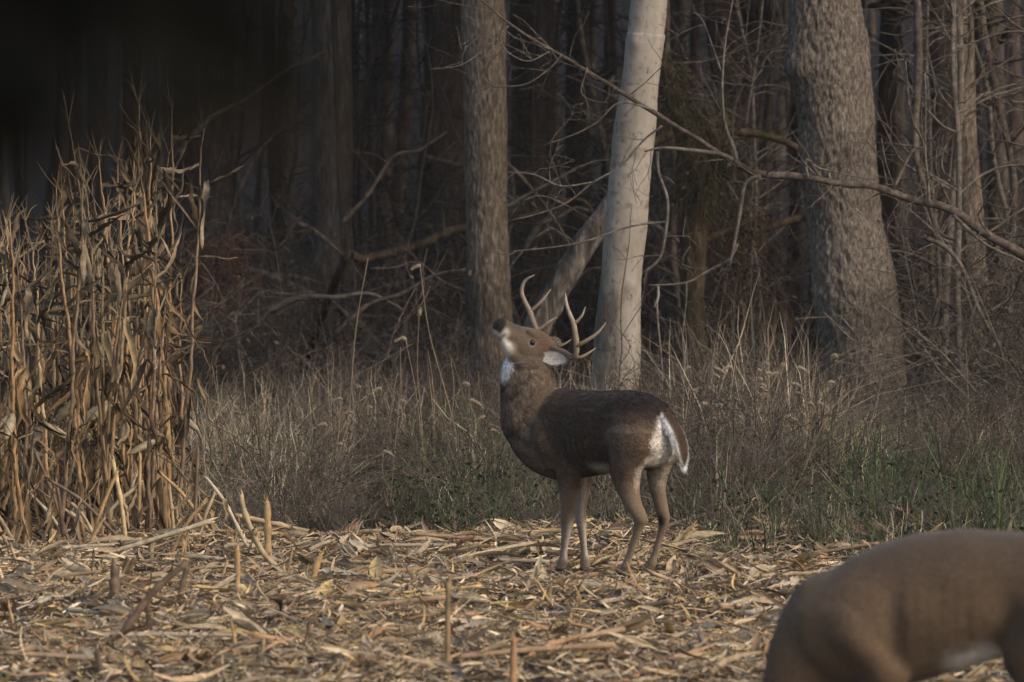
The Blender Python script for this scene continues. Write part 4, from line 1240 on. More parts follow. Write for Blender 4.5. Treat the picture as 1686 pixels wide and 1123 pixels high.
def make_buck():
    rng = np.random.default_rng(1)
    D0 = 32.0
    TH = rad(50); ct, st = math.cos(TH), math.sin(TH)
    root = np.array(P(985, 950.6, D0)); root[2] = .012
    t = thing('buck', 'antlered whitetail buck standing with its nose raised at the field edge', 'deer', root)
    def Wd(f, l, z): return np.array((-(ct * f + st * l), st * f - ct * l, z))
    def IM(px, py, dy): return P(px, py, D0 + dy) - root
    fwd = np.array((-ct, st, 0)); lat = np.array((-st, -ct, 0)); up = np.array((0, 0, 1.0))
    A = Acc()
    # trunk of the body:  f, z bottom, z top, half width
    sec = [(-.535, .70, .80, .05), (-.51, .62, .845, .10), (-.45, .565, .90, .145), (-.36, .55, .94, .168), (-.24, .555, .955, .172), (-.10, .53, .95, .182), (.05, .505, .945, .192),
           (.18, .495, .95, .19), (.30, .51, .955, .178), (.40, .55, .94, .15), (.47, .61, .90, .115), (.51, .67, .85, .06)]
    sec = smooth_path(np.array(sec), 3)
    C = [Wd(f, 0, z0 + (z1 - z0) * .56) for f, z0, z1, w in sec]
    A.add(*loft(C, np.tile(lat, (len(C), 1)), np.tile(up, (len(C), 1)), sec[:, 3], (sec[:, 2] - sec[:, 1]) * .44, b2=(sec[:, 2] - sec[:, 1]) * .56))
    # neck (px, py, depth, half size across the picture, half size in depth)
    nk = smooth_path(np.array([(938, 786, .20, .03, .04), (928, 772, .20, .085, .09), (916, 754, .21, .135, .125), (903, 733, .235, .165, .15), (890, 709, .255, .176, .16), (879, 683, .27, .176, .16), (873, 655, .28, .157, .148), (868, 625, .285, .141, .128), (865, 602, .285, .12, .108), (864, 585, .285, .085, .08)]), 3)
    C = np.array([IM(a, b, c) for a, b, c, _, _ in nk])
    tg = nrm(np.gradient(C, axis=0))
    ax = nrm(np.cross(np.tile((0, 1.0, 0), (len(C), 1)), tg))
    A.add(*loft(C, ax, np.cross(tg, ax), nk[:, 3], nk[:, 4]))
    # shoulder and brisket masses
    for l in (1, -1):
        q = [(.30, .10, .86, .05), (.30, .115, .78, .105), (.27, .115, .70, .115), (.24, .105, .61, .10), (.21, .09, .54, .075)]
        C = np.array([Wd(f, l * y, z) for f, y, z, r in q]); r = np.array([k[3] for k in q])
        A.add(*loft(C, np.tile(fwd, (5, 1)), np.tile(lat, (5, 1)), r * 1.15, r * .8))
        q = [(-.32, .05, .86, .03), (-.335, .075, .81, .12), (-.36, .095, .74, .155), (-.36, .10, .66, .14), (-.34, .10, .58, .11)]
        C = np.array([Wd(f, l * y, z) for f, y, z, r in q]); r = np.array([k[3] for k in q])
        A.add(*loft(C, np.tile(fwd, (5, 1)), np.tile(lat, (5, 1)), r * 1.05, r * .62))
    # legs: px, py, half width px, lateral offset
    xo, kf, kl = 985.0, 320 * ct, 320 * st
    def leg(rows, side=.85):
        rows = smooth_path(np.array(rows, float), 4)
        C = []
        for px, py, hw, l in rows:
            C.append(Wd((xo - px - kl * l) / kf, l, (950.6 - py) / 320))
        C = np.array(C); r = rows[:, 2] / 320
        A.add(*loft(C, np.tile(fwd, (len(C), 1)), np.tile(lat, (len(C), 1)), r * 1.08, r * side, n=20))
    leg([(930, 715, 10, .08), (930, 740, 24, .095), (936, 770, 24, .095), (937, 795, 20.5, .085), (936, 825, 15, .075), (934, 848, 11.5, .07), (934, 862, 12, .068), (933, 874, 9.5, .068), (930, 900, 7.2, .066), (928, 920, 7, .066), (927, 930, 9.5, .066), (924, 939, 9, .066), (921, 946, 10.5, .066), (919, 951, 11.5, .066)])
    leg([(962, 715, 10, -.08), (962, 740, 22, -.095), (960, 775, 20, -.09), (959, 800, 16.5, -.08), (958, 830, 12, -.07), (957, 850, 9.5, -.065), (957, 862, 10.5, -.065), (958, 875, 8, -.064), (961, 900, 6.6, -.064), (963, 920, 6.5, -.064), (964, 930, 9, -.064), (964, 938, 9, -.064), (963, 945, 10.5, -.064), (962, 950, 11.5, -.064)])
    leg([(1052, 680, 8, .06), (1047, 700, 24, .085), (1041, 725, 34, .078), (1034, 752, 33, .095), (1029, 778, 27, .105), (1031, 804, 21, .105), (1038, 826, 17, .105), (1047, 843, 15, .105), (1052, 855, 12.5, .105), (1049, 867, 9.2, .105), (1044, 885, 7.4, .105), (1038, 903, 7, .105), (1032, 920, 7.2, .105), (1028, 931, 9.8, .105), (1023, 939, 9.5, .105), (1018, 946, 11, .105), (1015, 951, 12, .105)])
    leg([(1090, 680, 8, -.06), (1092, 700, 22, -.085), (1093, 720, 30, -.10), (1090, 752, 26, -.105), (1083, 778, 20, -.105), (1081, 804, 15, -.105), (1085, 826, 12.5, -.105), (1089, 842, 11.5, -.105), (1091, 854, 11, -.105), (1090, 868, 8, -.105), (1085, 885, 6.6, -.105), (1080, 903, 6.2, -.105), (1075, 918, 6.5, -.105), (1072, 929, 8.8, -.105), (1069, 936, 8.8, -.105), (1065, 943, 10.5, -.105), (1063, 947, 11, -.105)])
    # head: px, py, depth, half height px, half width m
    hd = smooth_path(np.array([(816.5, 533, .122, 9, .024), (818.5, 535, .133, 13.5, .034), (825, 539, .15, 15.5, .038), (834, 546, .175, 17.5, .038), (846, 555, .205, 21, .045), (858, 563, .235, 27, .062), (871, 570, .262, 31, .073), (884, 576, .29, 31, .074), (896, 582, .31, 26, .064), (905, 587, .325, 15, .04)]), 3)
    C = np.array([IM(a, b, c) for a, b, c, _, _ in hd])
    tg = nrm(C[0] - C[-1])                                    # towards the nose
    hl = nrm(np.cross(up, tg)); hl = nrm(hl + np.array((.05, 0, -.22)))     # animal's left, the head rolled a little
    hl = nrm(hl - tg * np.dot(hl, tg)); hu = np.cross(tg, hl)
    A.add(*loft(C, np.tile(hl, (len(C), 1)), np.tile(hu, (len(C), 1)), hd[:, 4], hd[:, 3] / 320 * 1.02))
    # lower jaw, brow ridges
    jw = np.array([(823, 551, .15, 6, .02), (829, 559, .168, 9, .026), (838, 572, .20, 13, .034), (850, 586, .235, 18, .05), (862, 598, .262, 20, .06)])
    C2 = np.array([IM(a, b, c) for a, b, c, _, _ in jw])
    A.add(*loft(C2, np.tile(hl, (5, 1)), np.tile(hu, (5, 1)), jw[:, 4], jw[:, 3] / 320))
    for s in (1, -1):
        c0 = IM(866, 556, .25) + hu * .03 + hl * s * .05
        A.add(*loft(np.array([c0 + tg * d for d in (.045, .02, 0, -.025, -.05)]), np.tile(hl, (5, 1)), np.tile(hu, (5, 1)), [.008, .02, .023, .02, .008], [.008, .02, .023, .02, .008], n=12))
    me, co, no = fuse(A, .0065, 8)
    # ---- muscles, folds and the unevenness of the coat
    f = co[:, 0] * -ct + co[:, 1] * st; l = co[:, 0] * -st - co[:, 1] * ct; z = co[:, 2]
    sidew = sstep(.05, .11, np.abs(l))
    def g(f0, z0, wf, wz): return np.exp(-((f - f0) / wf) ** 2 - ((z - z0) / wz) ** 2)
    dsp = sidew * (-.016 * g(.115, .66, .035, .13) + .014 * g(.23, .68, .07, .13) - .02 * g(-.17, .66, .06, .11) + .012 * g(-.34, .72, .09, .12) + .009 * g(-.27, .885, .05, .035) - .012 * g(.33, .80, .035, .10) + .008 * g(.21, .86, .05, .05))
    for q in range(5): dsp = dsp + sidew * .0035 * g(-.06 + q * .04, .68, .011, .10)
    dsp += (noise(co, 9, 41, 2) - .5) * .012 * sstep(.45, .6, z) * sstep(1.12, 1.05, z) + (noise(co, 38, 42, 2) - .5) * .005 * sstep(.5, .6, z) * sstep(1.1, 1.04, z)
    co = co + no * dsp[:, None]
    me.vertices.foreach_set('co', co.astype(np.float32).ravel()); me.update()
    no_ = np.empty(len(co) * 3, np.float32); me.vertices.foreach_get('normal', no_); no = no_.reshape(-1, 3).astype(float)
    # ---- coat colours by place on the animal
    f = co[:, 0] * -ct + co[:, 1] * st; l = co[:, 0] * -st - co[:, 1] * ct; z = co[:, 2]
    sx = 985 + co[:, 0] * 320; sy = 950.6 - z * 320
    nz = noise(co, 14, 3, 3); nb = noise(co, 4, 6, 2)
    nf = no[:, 0] * -ct + no[:, 1] * st; nl = no[:, 0] * -st - no[:, 1] * ct
    base = np.tile((.122, .083, .056), (len(co), 1)) * (.6 + .8 * nb[:, None])
    base = lerp(base, (.023, .0165, .0125), sstep(.70, .92, z + (nz - .5) * .12) * sstep(.34, .12, f))         # dark saddle
    base = lerp(base, (.044, .031, .022), sstep(.30, .10, f + (nz - .5) * .1) * sstep(-.30, -.2, f + (nz - .5) * .06) * .8)                    # darker flank
    base = lerp(base, (.022, .017, .014), sstep(.865, .93, z + (nz - .5) * .06) * sstep(-.27, -.36, f) * sstep(.11, .04, np.abs(l)))   # black along the croup
    neck = sstep(.24, .40, f - (z - .8) * .1) * sstep(.55, .7, z) 
    base = lerp(base, np.array((.15, .112, .08)) , neck * .9)
    base *= (1 - .55 * sstep(.5, .64, noise(co, 26, 8, 3)) * neck)[:, None]
    lower = sstep(.62, .36, z)
    base = lerp(base, (.175, .12, .077), lower * .85)
    base = lerp(base, (.25, .185, .125), sstep(.32, .14, z) * .8)
    front = (f > 0) & (z < .5)
    pale = sstep(.30, .24, z) * sstep(.06, .10, z) * front * sstep(-.5, .5, no[:, 0])                         # pale inner and rear side of the fore legs
    base = lerp(base, (.55, .46, .37), pale * .9)
    inner = front * sstep(.1, .5, nl) * (l < 0) * sstep(.56, .50, z) * sstep(.2, .26, z)
    base = lerp(base, (.4, .33, .27), inner * .7)
    # belly and white between the hind legs
    base = lerp(base, WHITE * .75, sstep(.35, .8, -no[:, 2] + (nz - .5) * .5) * sstep(-.32, -.24, f) * sstep(.0, -.1, f) * sstep(.46, .49, z) * sstep(.60, .55, z) * .9)
    # rump
    wd = .062 + .04 * sstep(.85, .6, z)
    rump = sstep(.15, .5, -nf) * sstep(-.40, -.455, f) * sstep(wd + .02, wd - .03, np.abs(l) + (nz - .5) * .09) * sstep(.845, .81, z) * sstep(.47, .55, z)
    base = lerp(base, (.7, .63, .53), rump)
    inner_h = (f < -.2) * sstep(.62, .55, z) * sstep(.42, .52, z) * sstep(.0, .5, -nf * .6 - np.sign(l) * nl)
    base = lerp(base, (.45, .37, .29), inner_h * .75)
    base = lerp(base, (.03, .02, .015), np.exp(-(((sx - 1086) / 7) ** 2 + ((sy - 857) / 11) ** 2)) * (l < 0) * 1.2)      # tarsal glands
    base = lerp(base, (.03, .022, .018), sstep(.035, .02, z))                                                 # hooves
    # head
    hc = co - C[0]; u = -(hc @ tg); v = (co - IM(858, 563, .235)) @ hl; wv = (co - IM(858, 563, .235)) @ hu
    head = sstep(.63, .70, z) * (sy < 604) * (sx < 915)
    hcol = np.tile((.115, .086, .060), (len(co), 1)) * (.85 + .3 * nz[:, None])
    hcol = lerp(hcol, (.12, .075, .045), sstep(.19, .26, u) * sstep(-.03, .03, wv))                             # warm crown
    hcol = lerp(hcol, (.075, .056, .044), sstep(.03, .06, u) * sstep(.2, .12, u) * sstep(.02, .05, wv))         # dark bridge
    eye = IM(867, 562, 0)
    du = (co - eye)[:, [0, 2]]
    side = np.sign(v)
    hcol = lerp(hcol, WHITE * .8, sstep(.105, .06, u) * sstep(.03, -.01, wv) * sstep(-.01, .02, np.abs(v) * 0 + .02))   # pale muzzle sides
    hcol = lerp(hcol, WHITE, sstep(-.02, -.05, wv) * sstep(.18, .11, u))                                        # chin, underjaw
    base = lerp(base, hcol, head)
    throat = np.exp(-(((sx - 826) / 17) ** 2 + ((sy - 607) / 24) ** 2) * 1.1) * 2.0 * sstep(.35, -.1, no[:, 0] + .2 * (nz - .5))
    base = lerp(base, (.74, .71, .67), sstep(.45, 1.25, throat + (noise(co, 45, 61, 2) - .5) * .7))
    ring = u < .2
    # nose pad and lips
    nose = sstep(.055, .028, u) * sstep(-.016, -.002, wv + u * .15 + .012)
    base = lerp(base, (.016, .013, .012), nose * (sy < 560))
    band = np.exp(-((u - .062) / .012) ** 2) * sstep(.0, -.02, wv) * sstep(-.075, -.055, wv)
    base = lerp(base, (.03, .022, .018), band * .7 * head)
    base = lerp(base, (.02, .016, .014), sstep(.006, .002, np.abs(v)) * sstep(.3, .7, no @ tg) * (u < .06) * head)
    # eye rings
    tree = BVHTree.FromPolygons([Vector(p) for p in co], [tuple(p.vertices) for p in me.polygons])
    eyes = []
    for s in (1, -1):
        c0 = IM(866.5, 561, .245)
        c0 = c0 - hl * np.dot(c0 - IM(864, 566, .25), hl)
        h = tree.ray_cast(Vector(c0 + hl * s * .3), Vector(-hl * s))
        if h[0] is None: continue
        e = np.array(h[0]); eyes.append((e, s))
        dd = np.linalg.norm(co - e, axis=1)
        base = lerp(base, WHITE * .42, sstep(.026, .018, dd) * (1 - .6 * sstep(-.01, .01, (co - e) @ hu)) * .7)
        base = lerp(base, (.02, .015, .012), sstep(.019, .015, dd))
    set_cols(me, base)
    me.materials.clear(); me.materials.append(M['fur'])
    me.name = 'body'
    link('body', me, None, t)
    # ---- hair
    def flow(p):
        ff = p[:, 0] * -ct + p[:, 1] * st
        d = np.tile(-fwd * 1.0 + np.array((0, 0, -.35)), (len(p), 1))
        k = sstep(.28, .42, ff) * sstep(.6, .7, p[:, 2])
        d = d * (1 - k[:, None]) + np.array((.15, 0, -1.0)) * k[:, None]
        k = (p[:, 2] < .5)[:, None]
        d = np.where(k, np.array((0, 0, -1.0)), d)
        k = ((p[:, 2] > 1.06) & (p[:, 0] < -.15))[:, None]
        return np.where(k, -tg, d)
    def ln(p):
        ff = p[:, 0] * -ct + p[:, 1] * st
        nk = sstep(.25, .4, ff) * sstep(.65, .75, p[:, 2]) * sstep(1.16, 1.05, p[:, 2])
        L = .019 + .014 * nk
        L = np.where(p[:, 2] < .45, .008, L)
        return np.where(p[:, 2] > 1.12, .006, L)
    dens = np.where(co[:, 2] < .4, .5, 1.0)
    h = link('coat_hair', fur(rng, me, co, no, base, 80000, flow, ln, .0021, .32, dens), M['hair'], t)
    h['kind'] = 'stuff'
    # ---- eyes, nostrils, mouth
    for e, s in eyes:
        B = Acc(); n_ = hl * s
        V, Q, T = loft(np.array([e + n_ * d for d in (-.014, -.008, .0, .004, .007, .0085)]), np.tile(tg, (6, 1)), np.tile(hu, (6, 1)), np.array((.004, .012, .0165, .014, .009, .002)), np.array((.003, .008, .0098, .008, .005, .0015)), n=16)
        B.add(V, Q, T, (.012, .008, .006)); 
        link('eye', B.mesh('eye'), M['skin'], t)
    for s in (1, -1):
        c0 = C[0] + hl * s * .017 + hu * .006
        hh = tree.ray_cast(Vector(c0 + tg * .1), Vector(-tg))
        if hh[0] is not None:
            c0 = np.array(hh[0])
            B = Acc(); V, Q, T = loft(np.array([c0 + tg * d for d in (-.008, -.002, .002, .0035)]), np.tile(nrm(hl + hu * s * .5), (4, 1)), np.tile(nrm(hu - hl * s * .5), (4, 1)), [.006, .008, .007, .002], [.004, .005, .0045, .001], n=10)
            B.add(V, Q, T, (.006, .005, .005)); link('nostril', B.mesh('nostril'), M['skin'], t)
    # ---- ears
    def ear(base_p, tip, facing, w, name='ear'):
        s = np.linspace(0, 1, 16)
        axv = tip - base_p; L = np.linalg.norm(axv); axv = axv / L
        fc = nrm(facing - axv * np.dot(facing, axv)); sd = np.cross(axv, fc)
        wid = w * np.interp(s, (0, .12, .35, .55, .8, .93, 1), (.42, .62, .95, 1.0, .68, .34, .03))
        vv = np.linspace(-1, 1, 11)
        ctr = base_p + axv * (L * s)[:, None] + sd * (np.sin(s * 3.1) * .006)[:, None]
        cup = (.75 * (1 - s) + .35)
        ang = vv[None] * (1.15 * cup[:, None])
        G = ctr[:, None] + sd * (wid[:, None] * np.sin(ang) / np.sin(1.15 * cup)[:, None])[..., None] + fc * (wid[:, None] * (.25 - np.cos(ang)) * .8 * cup[:, None])[..., None]
        th = .0035
        out = []
        idx = np.arange(15)[:, None] * 11 + np.arange(10)[None]
        Q = np.stack([idx, idx + 1, idx + 12, idx + 11], -1).reshape(-1, 4)
        front = G.reshape(-1, 3); back = (G - fc * th).reshape(-1, 3)
        edge_w = np.abs(vv)[None] * np.ones((16, 1))
        cf = lerp(np.tile((.68, .62, .55), (176, 1)), (.16, .11, .08), (sstep(.86, 1.0, edge_w.ravel()) * .8 + sstep(.85, 1, np.repeat(s, 11)) * .9))
        cf *= (.75 + .5 * noise(front, 90, 4, 2))[:, None]
        B = Acc(); B.add(front, Q, None, cf); B.add(back, Q[:, ::-1], None, (.12, .085, .062))
        rim = np.concatenate([np.arange(15)[:, None] * 11 + np.array((0,))[None], ]).ravel()
        b2 = []
        for c in (0, 10):
            i0 = np.arange(15) * 11 + c; i1 = i0 + 11
            q = np.stack([i0, i1, i1 + 176, i0 + 176], -1); b2.append(q if c else q[:, ::-1])
        B.add(np.concatenate([front, back]), np.concatenate(b2), None, (.13, .09, .065))
        link(name, B.mesh(name), M['fur'], t)
        n = 700
        gi = rng.integers(0, 176, n)
        p0 = front[gi] + rng.normal(0, .003, (n, 3)); d = nrm(axv + rng.normal(0, .35, (n, 3)) + fc * .2)
        Cc = np.stack([p0, p0 + d * .014], 1); S = np.repeat(nrm(np.cross(d, fc))[:, None], 2, 1)
        V, Q2, k = ribbons(Cc, S, np.tile((.0008, .0002), (n, 1)))
        hh = link('ear_hair', mesh_np('ear_hair', V, Q2, np.repeat(cf[gi] * rng.uniform(.8, 1.2, (n, 1)), 4, axis=0)), M['hair'], t); hh['kind'] = 'stuff'
    eb = IM(893, 583, .275)
    ear(IM(886, 586, .225), IM(937, 591, .20), np.array((-.15, -1.0, -.1)), .038)
    eb2 = IM(890, 562, .36)
    ear(eb2, IM(922, 566, .46), np.array((-.2, .8, .5)), .036)
    # ---- antlers
    def antler(beam, tines, name='antler'):
        B = Acc()
        def tip(rows, n=10):
            p = smooth_path(np.array([np.append(IM(a, b, c), r) for a, b, c, r in rows]), 5)
            V, Q, T = tube(p[:, :3], p[:, 3], n)
            s = np.linspace(0, 1, len(p))
            cc = np.array((.11, .07, .043))[None] * (1 - s[:, None]) + np.array((.38, .30, .22))[None] * s[:, None]
            cc = np.concatenate([np.repeat(cc, n, axis=0), cc[:1], cc[-1:]])
            V += (noise(V, 70, 2, 2)[:, None] - .5) * .003
            B.add(V, Q, T, cc)
        tip(beam)
        for r in tines: tip(r)
        link(name, B.mesh(name), M['antler'], t)
    # far (right) antler
    antler([(889, 556, .30, .018), (884, 546, .30, .0175), (878, 530, .31, .0155), (872, 512, .325, .0145), (864, 496, .335, .012), (859, 480, .335, .0105), (862, 466, .325, .0085), (870, 458, .31, .006), (880, 453, .295, .0018)],
           [[(872, 513, .325, .012), (882, 505, .325, .009), (895, 492, .32, .0075), (907, 476, .315, .0015)],
            [(882, 545, .31, .011), (892, 539, .31, .0085), (904, 530, .305, .0065), (917, 522, .30, .0015)],
            [(889, 557, .31, .008), (895, 556, .31, .006), (902, 556, .31, .0015)]])
    # near (left) antler
    antler([(900, 574, .27, .018), (911, 574, .25, .0165), (928, 580, .22, .0155), (941, 588, .18, .0155), (948, 583, .15, .0155), (949, 566, .13, .0155), (947, 548, .115, .0145), (944, 532, .11, .0135), (936, 512, .11, .0105), (932, 496, .115, .008), (931, 482, .125, .0018)],
           [[(945, 533, .11, .011), (952, 527, .11, .0085), (959, 518, .112, .0065), (964, 505, .115, .0015)],
            [(949, 570, .13, .0125), (958, 565, .12, .0105), (970, 558, .115, .0095), (984, 548, .11, .0075), (998, 531, .10, .0015)],
            [(944, 588, .17, .011), (956, 588, .165, .0095), (968, 582, .16, .007), (981, 573, .155, .0015)],
            [(918, 571, .25, .008), (930, 566, .25, .006), (940, 559, .25, .0015)]])
    # ---- tail
    tp = smooth_path(np.array([np.append(Wd(-.49, 0, .845), (.02, .024)), np.append(IM(1098, 690, -.40), (.042, .026)), np.append(IM(1113, 712, -.43), (.05, .024)), np.append(IM(1121, 735, -.435), (.046, .02)), np.append(IM(1124, 755, -.43), (.03, .014)), np.append(IM(1124, 769, -.425), (.006, .004))]), 5)
    tt = nrm(np.gradient(tp[:, :3], axis=0))
    sd = nrm(np.cross(tt, np.tile(lat, (len(tp), 1)))); sd = sd * np.sign((sd @ np.array((1.0, 0, .3))))[:, None]    # outer side of the tail
    V, Q, T = loft(tp[:, :3], np.tile(lat, (len(tp), 1)), sd, tp[:, 3], tp[:, 4], n=20)
    k = np.repeat(np.arange(len(tp)), 20); k = np.append(k, (0, len(tp) - 1))
    outer = ((V - tp[k, :3]) * sd[k]).sum(1) / tp[k, 4]
    s = k / (len(tp) - 1)
    nlat = ((V - tp[k, :3]) @ lat) / tp[k, 3]
    cc = lerp(np.tile((.075, .045, .028), (len(V), 1)), (.8, .77, .73), sstep(.75, .3, outer - .35 * sstep(.75, 1, s) - .25 * np.maximum(nlat, 0)))
    cc = lerp(cc, (.04, .028, .02), sstep(.5, .9, outer) * sstep(.7, .2, s) * .6)
    tm = mesh_np('tail', V, [Q, T], cc)
    tl = link('tail', tm, M['fur'], t)
    no2 = np.empty(len(V) * 3, np.float32); tm.vertices.foreach_get('normal', no2)
    hh = link('tail_hair', fur(rng, tm, V, no2.reshape(-1, 3).astype(float), cc, 9000, lambda p: np.tile((.15, -.1, -1.0), (len(p), 1)), lambda p: np.full(len(p), .04), .0013, .35), M['hair'], tl)
    hh['kind'] = 'stuff'
make_buck()

def make_doe():
    rng = np.random.default_rng(3)
    D0 = 18.8
    TH = rad(12); ct, st = math.cos(TH), math.sin(TH)          # heading left and a little away
    root = np.array(P(1560, 700, D0)); root[2] = float(gz(root[0], D0))
    t = thing('doe', 'brown whitetail doe without antlers, head lowered to the field', 'deer', root)
    fwd = np.array((-ct, st, 0)); lat = np.array((-st, -ct, 0)); up = np.array((0, 0, 1.0))
    def Wd(f, l, z): return fwd * f + lat * l + up * z
    A = Acc()
    sec = [(-.56, .56, .66, .05), (-.53, .53, .72, .10), (-.47, .51, .775, .145), (-.38, .50, .822, .168), (-.25, .49, .848, .175), (-.08, .44, .858, .182), (.06, .395, .845, .19), (.16, .37, .822, .19), (.26, .36, .782, .182), (.36, .38, .725, .16), (.44, .43, .66, .12), (.49, .48, .60, .05)]
    sec = smooth_path(np.array(sec), 3)
    C = [Wd(f, 0, z0 + (z1 - z0) * .55) for f, z0, z1, w in sec]
    A.add(*loft(C, np.tile(lat, (len(C), 1)), np.tile(up, (len(C), 1)), sec[:, 3], (sec[:, 2] - sec[:, 1]) * .45, b2=(sec[:, 2] - sec[:, 1]) * .55))
    nk = smooth_path(np.array([(.24, .66, .10, .10), (.34, .585, .15, .13), (.41, .49, .135, .105), (.455, .39, .112, .088), (.49, .30, .095, .075), (.525, .215, .08, .064), (.545, .17, .05, .045)]), 3)
    C = np.array([Wd(f, 0, z) for f, z, a, b in nk]); tg = nrm(np.gradient(C, axis=0)); nn = np.cross(tg, lat)
    A.add(*loft(C, nn, np.tile(lat, (len(C), 1)), nk[:, 2], nk[:, 3]))
    hd = smooth_path(np.array([(.50, .25, .05, .045), (.535, .205, .078, .062), (.57, .16, .072, .06), (.605, .115, .052, .042), (.635, .07, .04, .034), (.65, .045, .03, .028), (.655, .035, .014, .014)]), 3)
    C = np.array([Wd(f, 0, z) for f, z, a, b in hd]); tg = nrm(np.gradient(C, axis=0)); nn = np.cross(tg, lat)
    A.add(*loft(C, nn, np.tile(lat, (len(C), 1)), hd[:, 2], hd[:, 3]))
    for s in (1, -1):
        def leg(q, side=.8):
            q = smooth_path(np.array(q, float), 4)
            C = np.array([Wd(f, s * l, z) for f, l, z, r in q])
            A.add(*loft(C, np.tile(fwd, (len(C), 1)), np.tile(lat, (len(C), 1)), q[:, 3] * 1.08, q[:, 3] * side, n=20))
        dx = .05 * s
        leg([(-.36, .06, .78, .04), (-.37, .08, .72, .12), (-.37, .10, .63, .16), (-.34, .11, .54, .145), (-.31 + dx * .5, .11, .46, .10), (-.35 + dx, .10, .37, .058), (-.40 + dx, .10, .30, .037), (-.40 + dx, .10, .24, .027), (-.385 + dx, .10, .14, .021), (-.375 + dx, .10, .07, .023), (-.36 + dx, .10, .035, .025), (-.35 + dx, .10, .0, .032)], .7)
        leg([(.27, .07, .70, .05), (.27, .10, .62, .10), (.255, .115, .52, .10), (.235 - dx, .105, .43, .075), (.225 - dx, .09, .35, .048), (.225 - dx, .08, .28, .035), (.225 - dx, .075, .2, .024), (.22 - dx, .075, .1, .021), (.22 - dx, .075, .06, .025), (.235 - dx, .075, .03, .026), (.245 - dx, .075, .0, .033)], .8)
    me, co, no = fuse(A, .0095, 7)
    f = co @ fwd; l = co @ lat; z = co[:, 2]
    sidew = sstep(.05, .11, np.abs(l))
    def g(f0, z0, wf, wz): return np.exp(-((f - f0) / wf) ** 2 - ((z - z0) / wz) ** 2)
    dsp = sidew * (-.016 * g(.14, .56, .035, .12) + .012 * g(.26, .60, .07, .12) - .016 * g(-.2, .60, .05, .12) + .008 * g(-.33, .66, .09, .12))
    for q in range(6): dsp = dsp + sidew * .003 * g(-.1 + q * .04, .6, .012, .11)
    dsp += (noise(co, 8, 51, 2) - .5) * .012 * sstep(.4, .5, z) + (noise(co, 34, 52, 2) - .5) * .0015 * sstep(.4, .5, z)
    co = co + no * dsp[:, None]
    me.vertices.foreach_set('co', co.astype(np.float32).ravel()); me.update()
    no_ = np.empty(len(co) * 3, np.float32); me.vertices.foreach_get('normal', no_); no = no_.reshape(-1, 3).astype(float)
    f = co @ fwd; l = co @ lat; z = co[:, 2]
    nb = noise(co, 3.5, 6, 2); nz = noise(co, 12, 3, 3)
    c = np.tile((.118, .079, .049), (len(co), 1)) * (.82 + .36 * nb[:, None])
    c = lerp(c, (.08, .055, .037), sstep(.6, .8, z))
    c = lerp(c, (.125, .08, .05), sstep(.56, .46, z + (nz - .5) * .08) * .7)
    c = lerp(c, (.13, .092, .063), sstep(-.2, -.3, f) * sstep(.62, .5, z) * .6)
    c = lerp(c, (.8, .76, .7), sstep(.5, .85, -no[:, 2] + (nz - .5) * .3) * sstep(-.24, -.16, f) * sstep(.03, -.07, f) * (z > .33) * sstep(.54, .48, z))
    c = lerp(c, WHITE * .85, sstep(.55, .8, -(no @ fwd)) * sstep(.08, .05, np.abs(l)) * (f < -.46) * (z > .45) * (z < .68))
    c = lerp(c, (.03, .022, .018), sstep(.035, .02, z) * (f < .55))
    c = lerp(c, (.02, .016, .014), sstep(.065, .045, z) * (f > .6))
    set_cols(me, c); me.materials.clear(); me.materials.append(M['fur'])
    link('body', me, None, t)
    h = link('coat_hair', fur(rng, me, co, no, c, 60000, lambda p: np.tile(-fwd + np.array((0, 0, -.35)), (len(p), 1)), lambda p: np.where(p[:, 2] < .35, .007, .015), .0014, .25), M['hair'], t)
    h['kind'] = 'stuff'
    for s in (1, -1):
        b = Wd(.505, s * .055, .245); tip = Wd(.44, s * .17, .26)
        q = np.linspace(0, 1, 8); w = .032 * np.interp(q, (0, .4, .8, 1), (.5, 1, .6, .05))
        ctr = b + (tip - b) * q[:, None]
        V, Q, T = loft(ctr, np.tile(up, (8, 1)), np.tile(fwd, (8, 1)), w, w * .22, n=14)
        link('ear', mesh_np('ear', V, [Q, T], (.12, .085, .062)), M['fur'], t)
        V, Q, T = loft(np.array([Wd(.575, s * d, .18) for d in (.045, .056, .062, .064)]), np.tile(fwd, (4, 1)), np.tile(up, (4, 1)), [.014, .012, .008, .002], [.014, .012, .008, .002], n=12)
        link('eye', mesh_np('eye', V, [Q, T], (.012, .008, .006)), M['skin'], t)
    tp = np.array([Wd(-.53, 0, .70), Wd(-.57, 0, .66), Wd(-.585, 0, .58), Wd(-.58, 0, .49), Wd(-.57, 0, .44)])
    V, Q, T = loft(smooth_path(tp, 3), np.tile(lat, (13, 1)), np.tile(fwd, (13, 1)), np.interp(np.linspace(0, 1, 13), (0, .4, 1), (.02, .045, .006)), np.interp(np.linspace(0, 1, 13), (0, .4, 1), (.018, .018, .004)), n=16)
    link('tail', mesh_np('tail', V, [Q, T], lerp(np.tile((.1, .062, .04), (len(V), 1)), WHITE, sstep(.0, .012, (V @ fwd) + .58))), M['fur'], t)
make_doe()

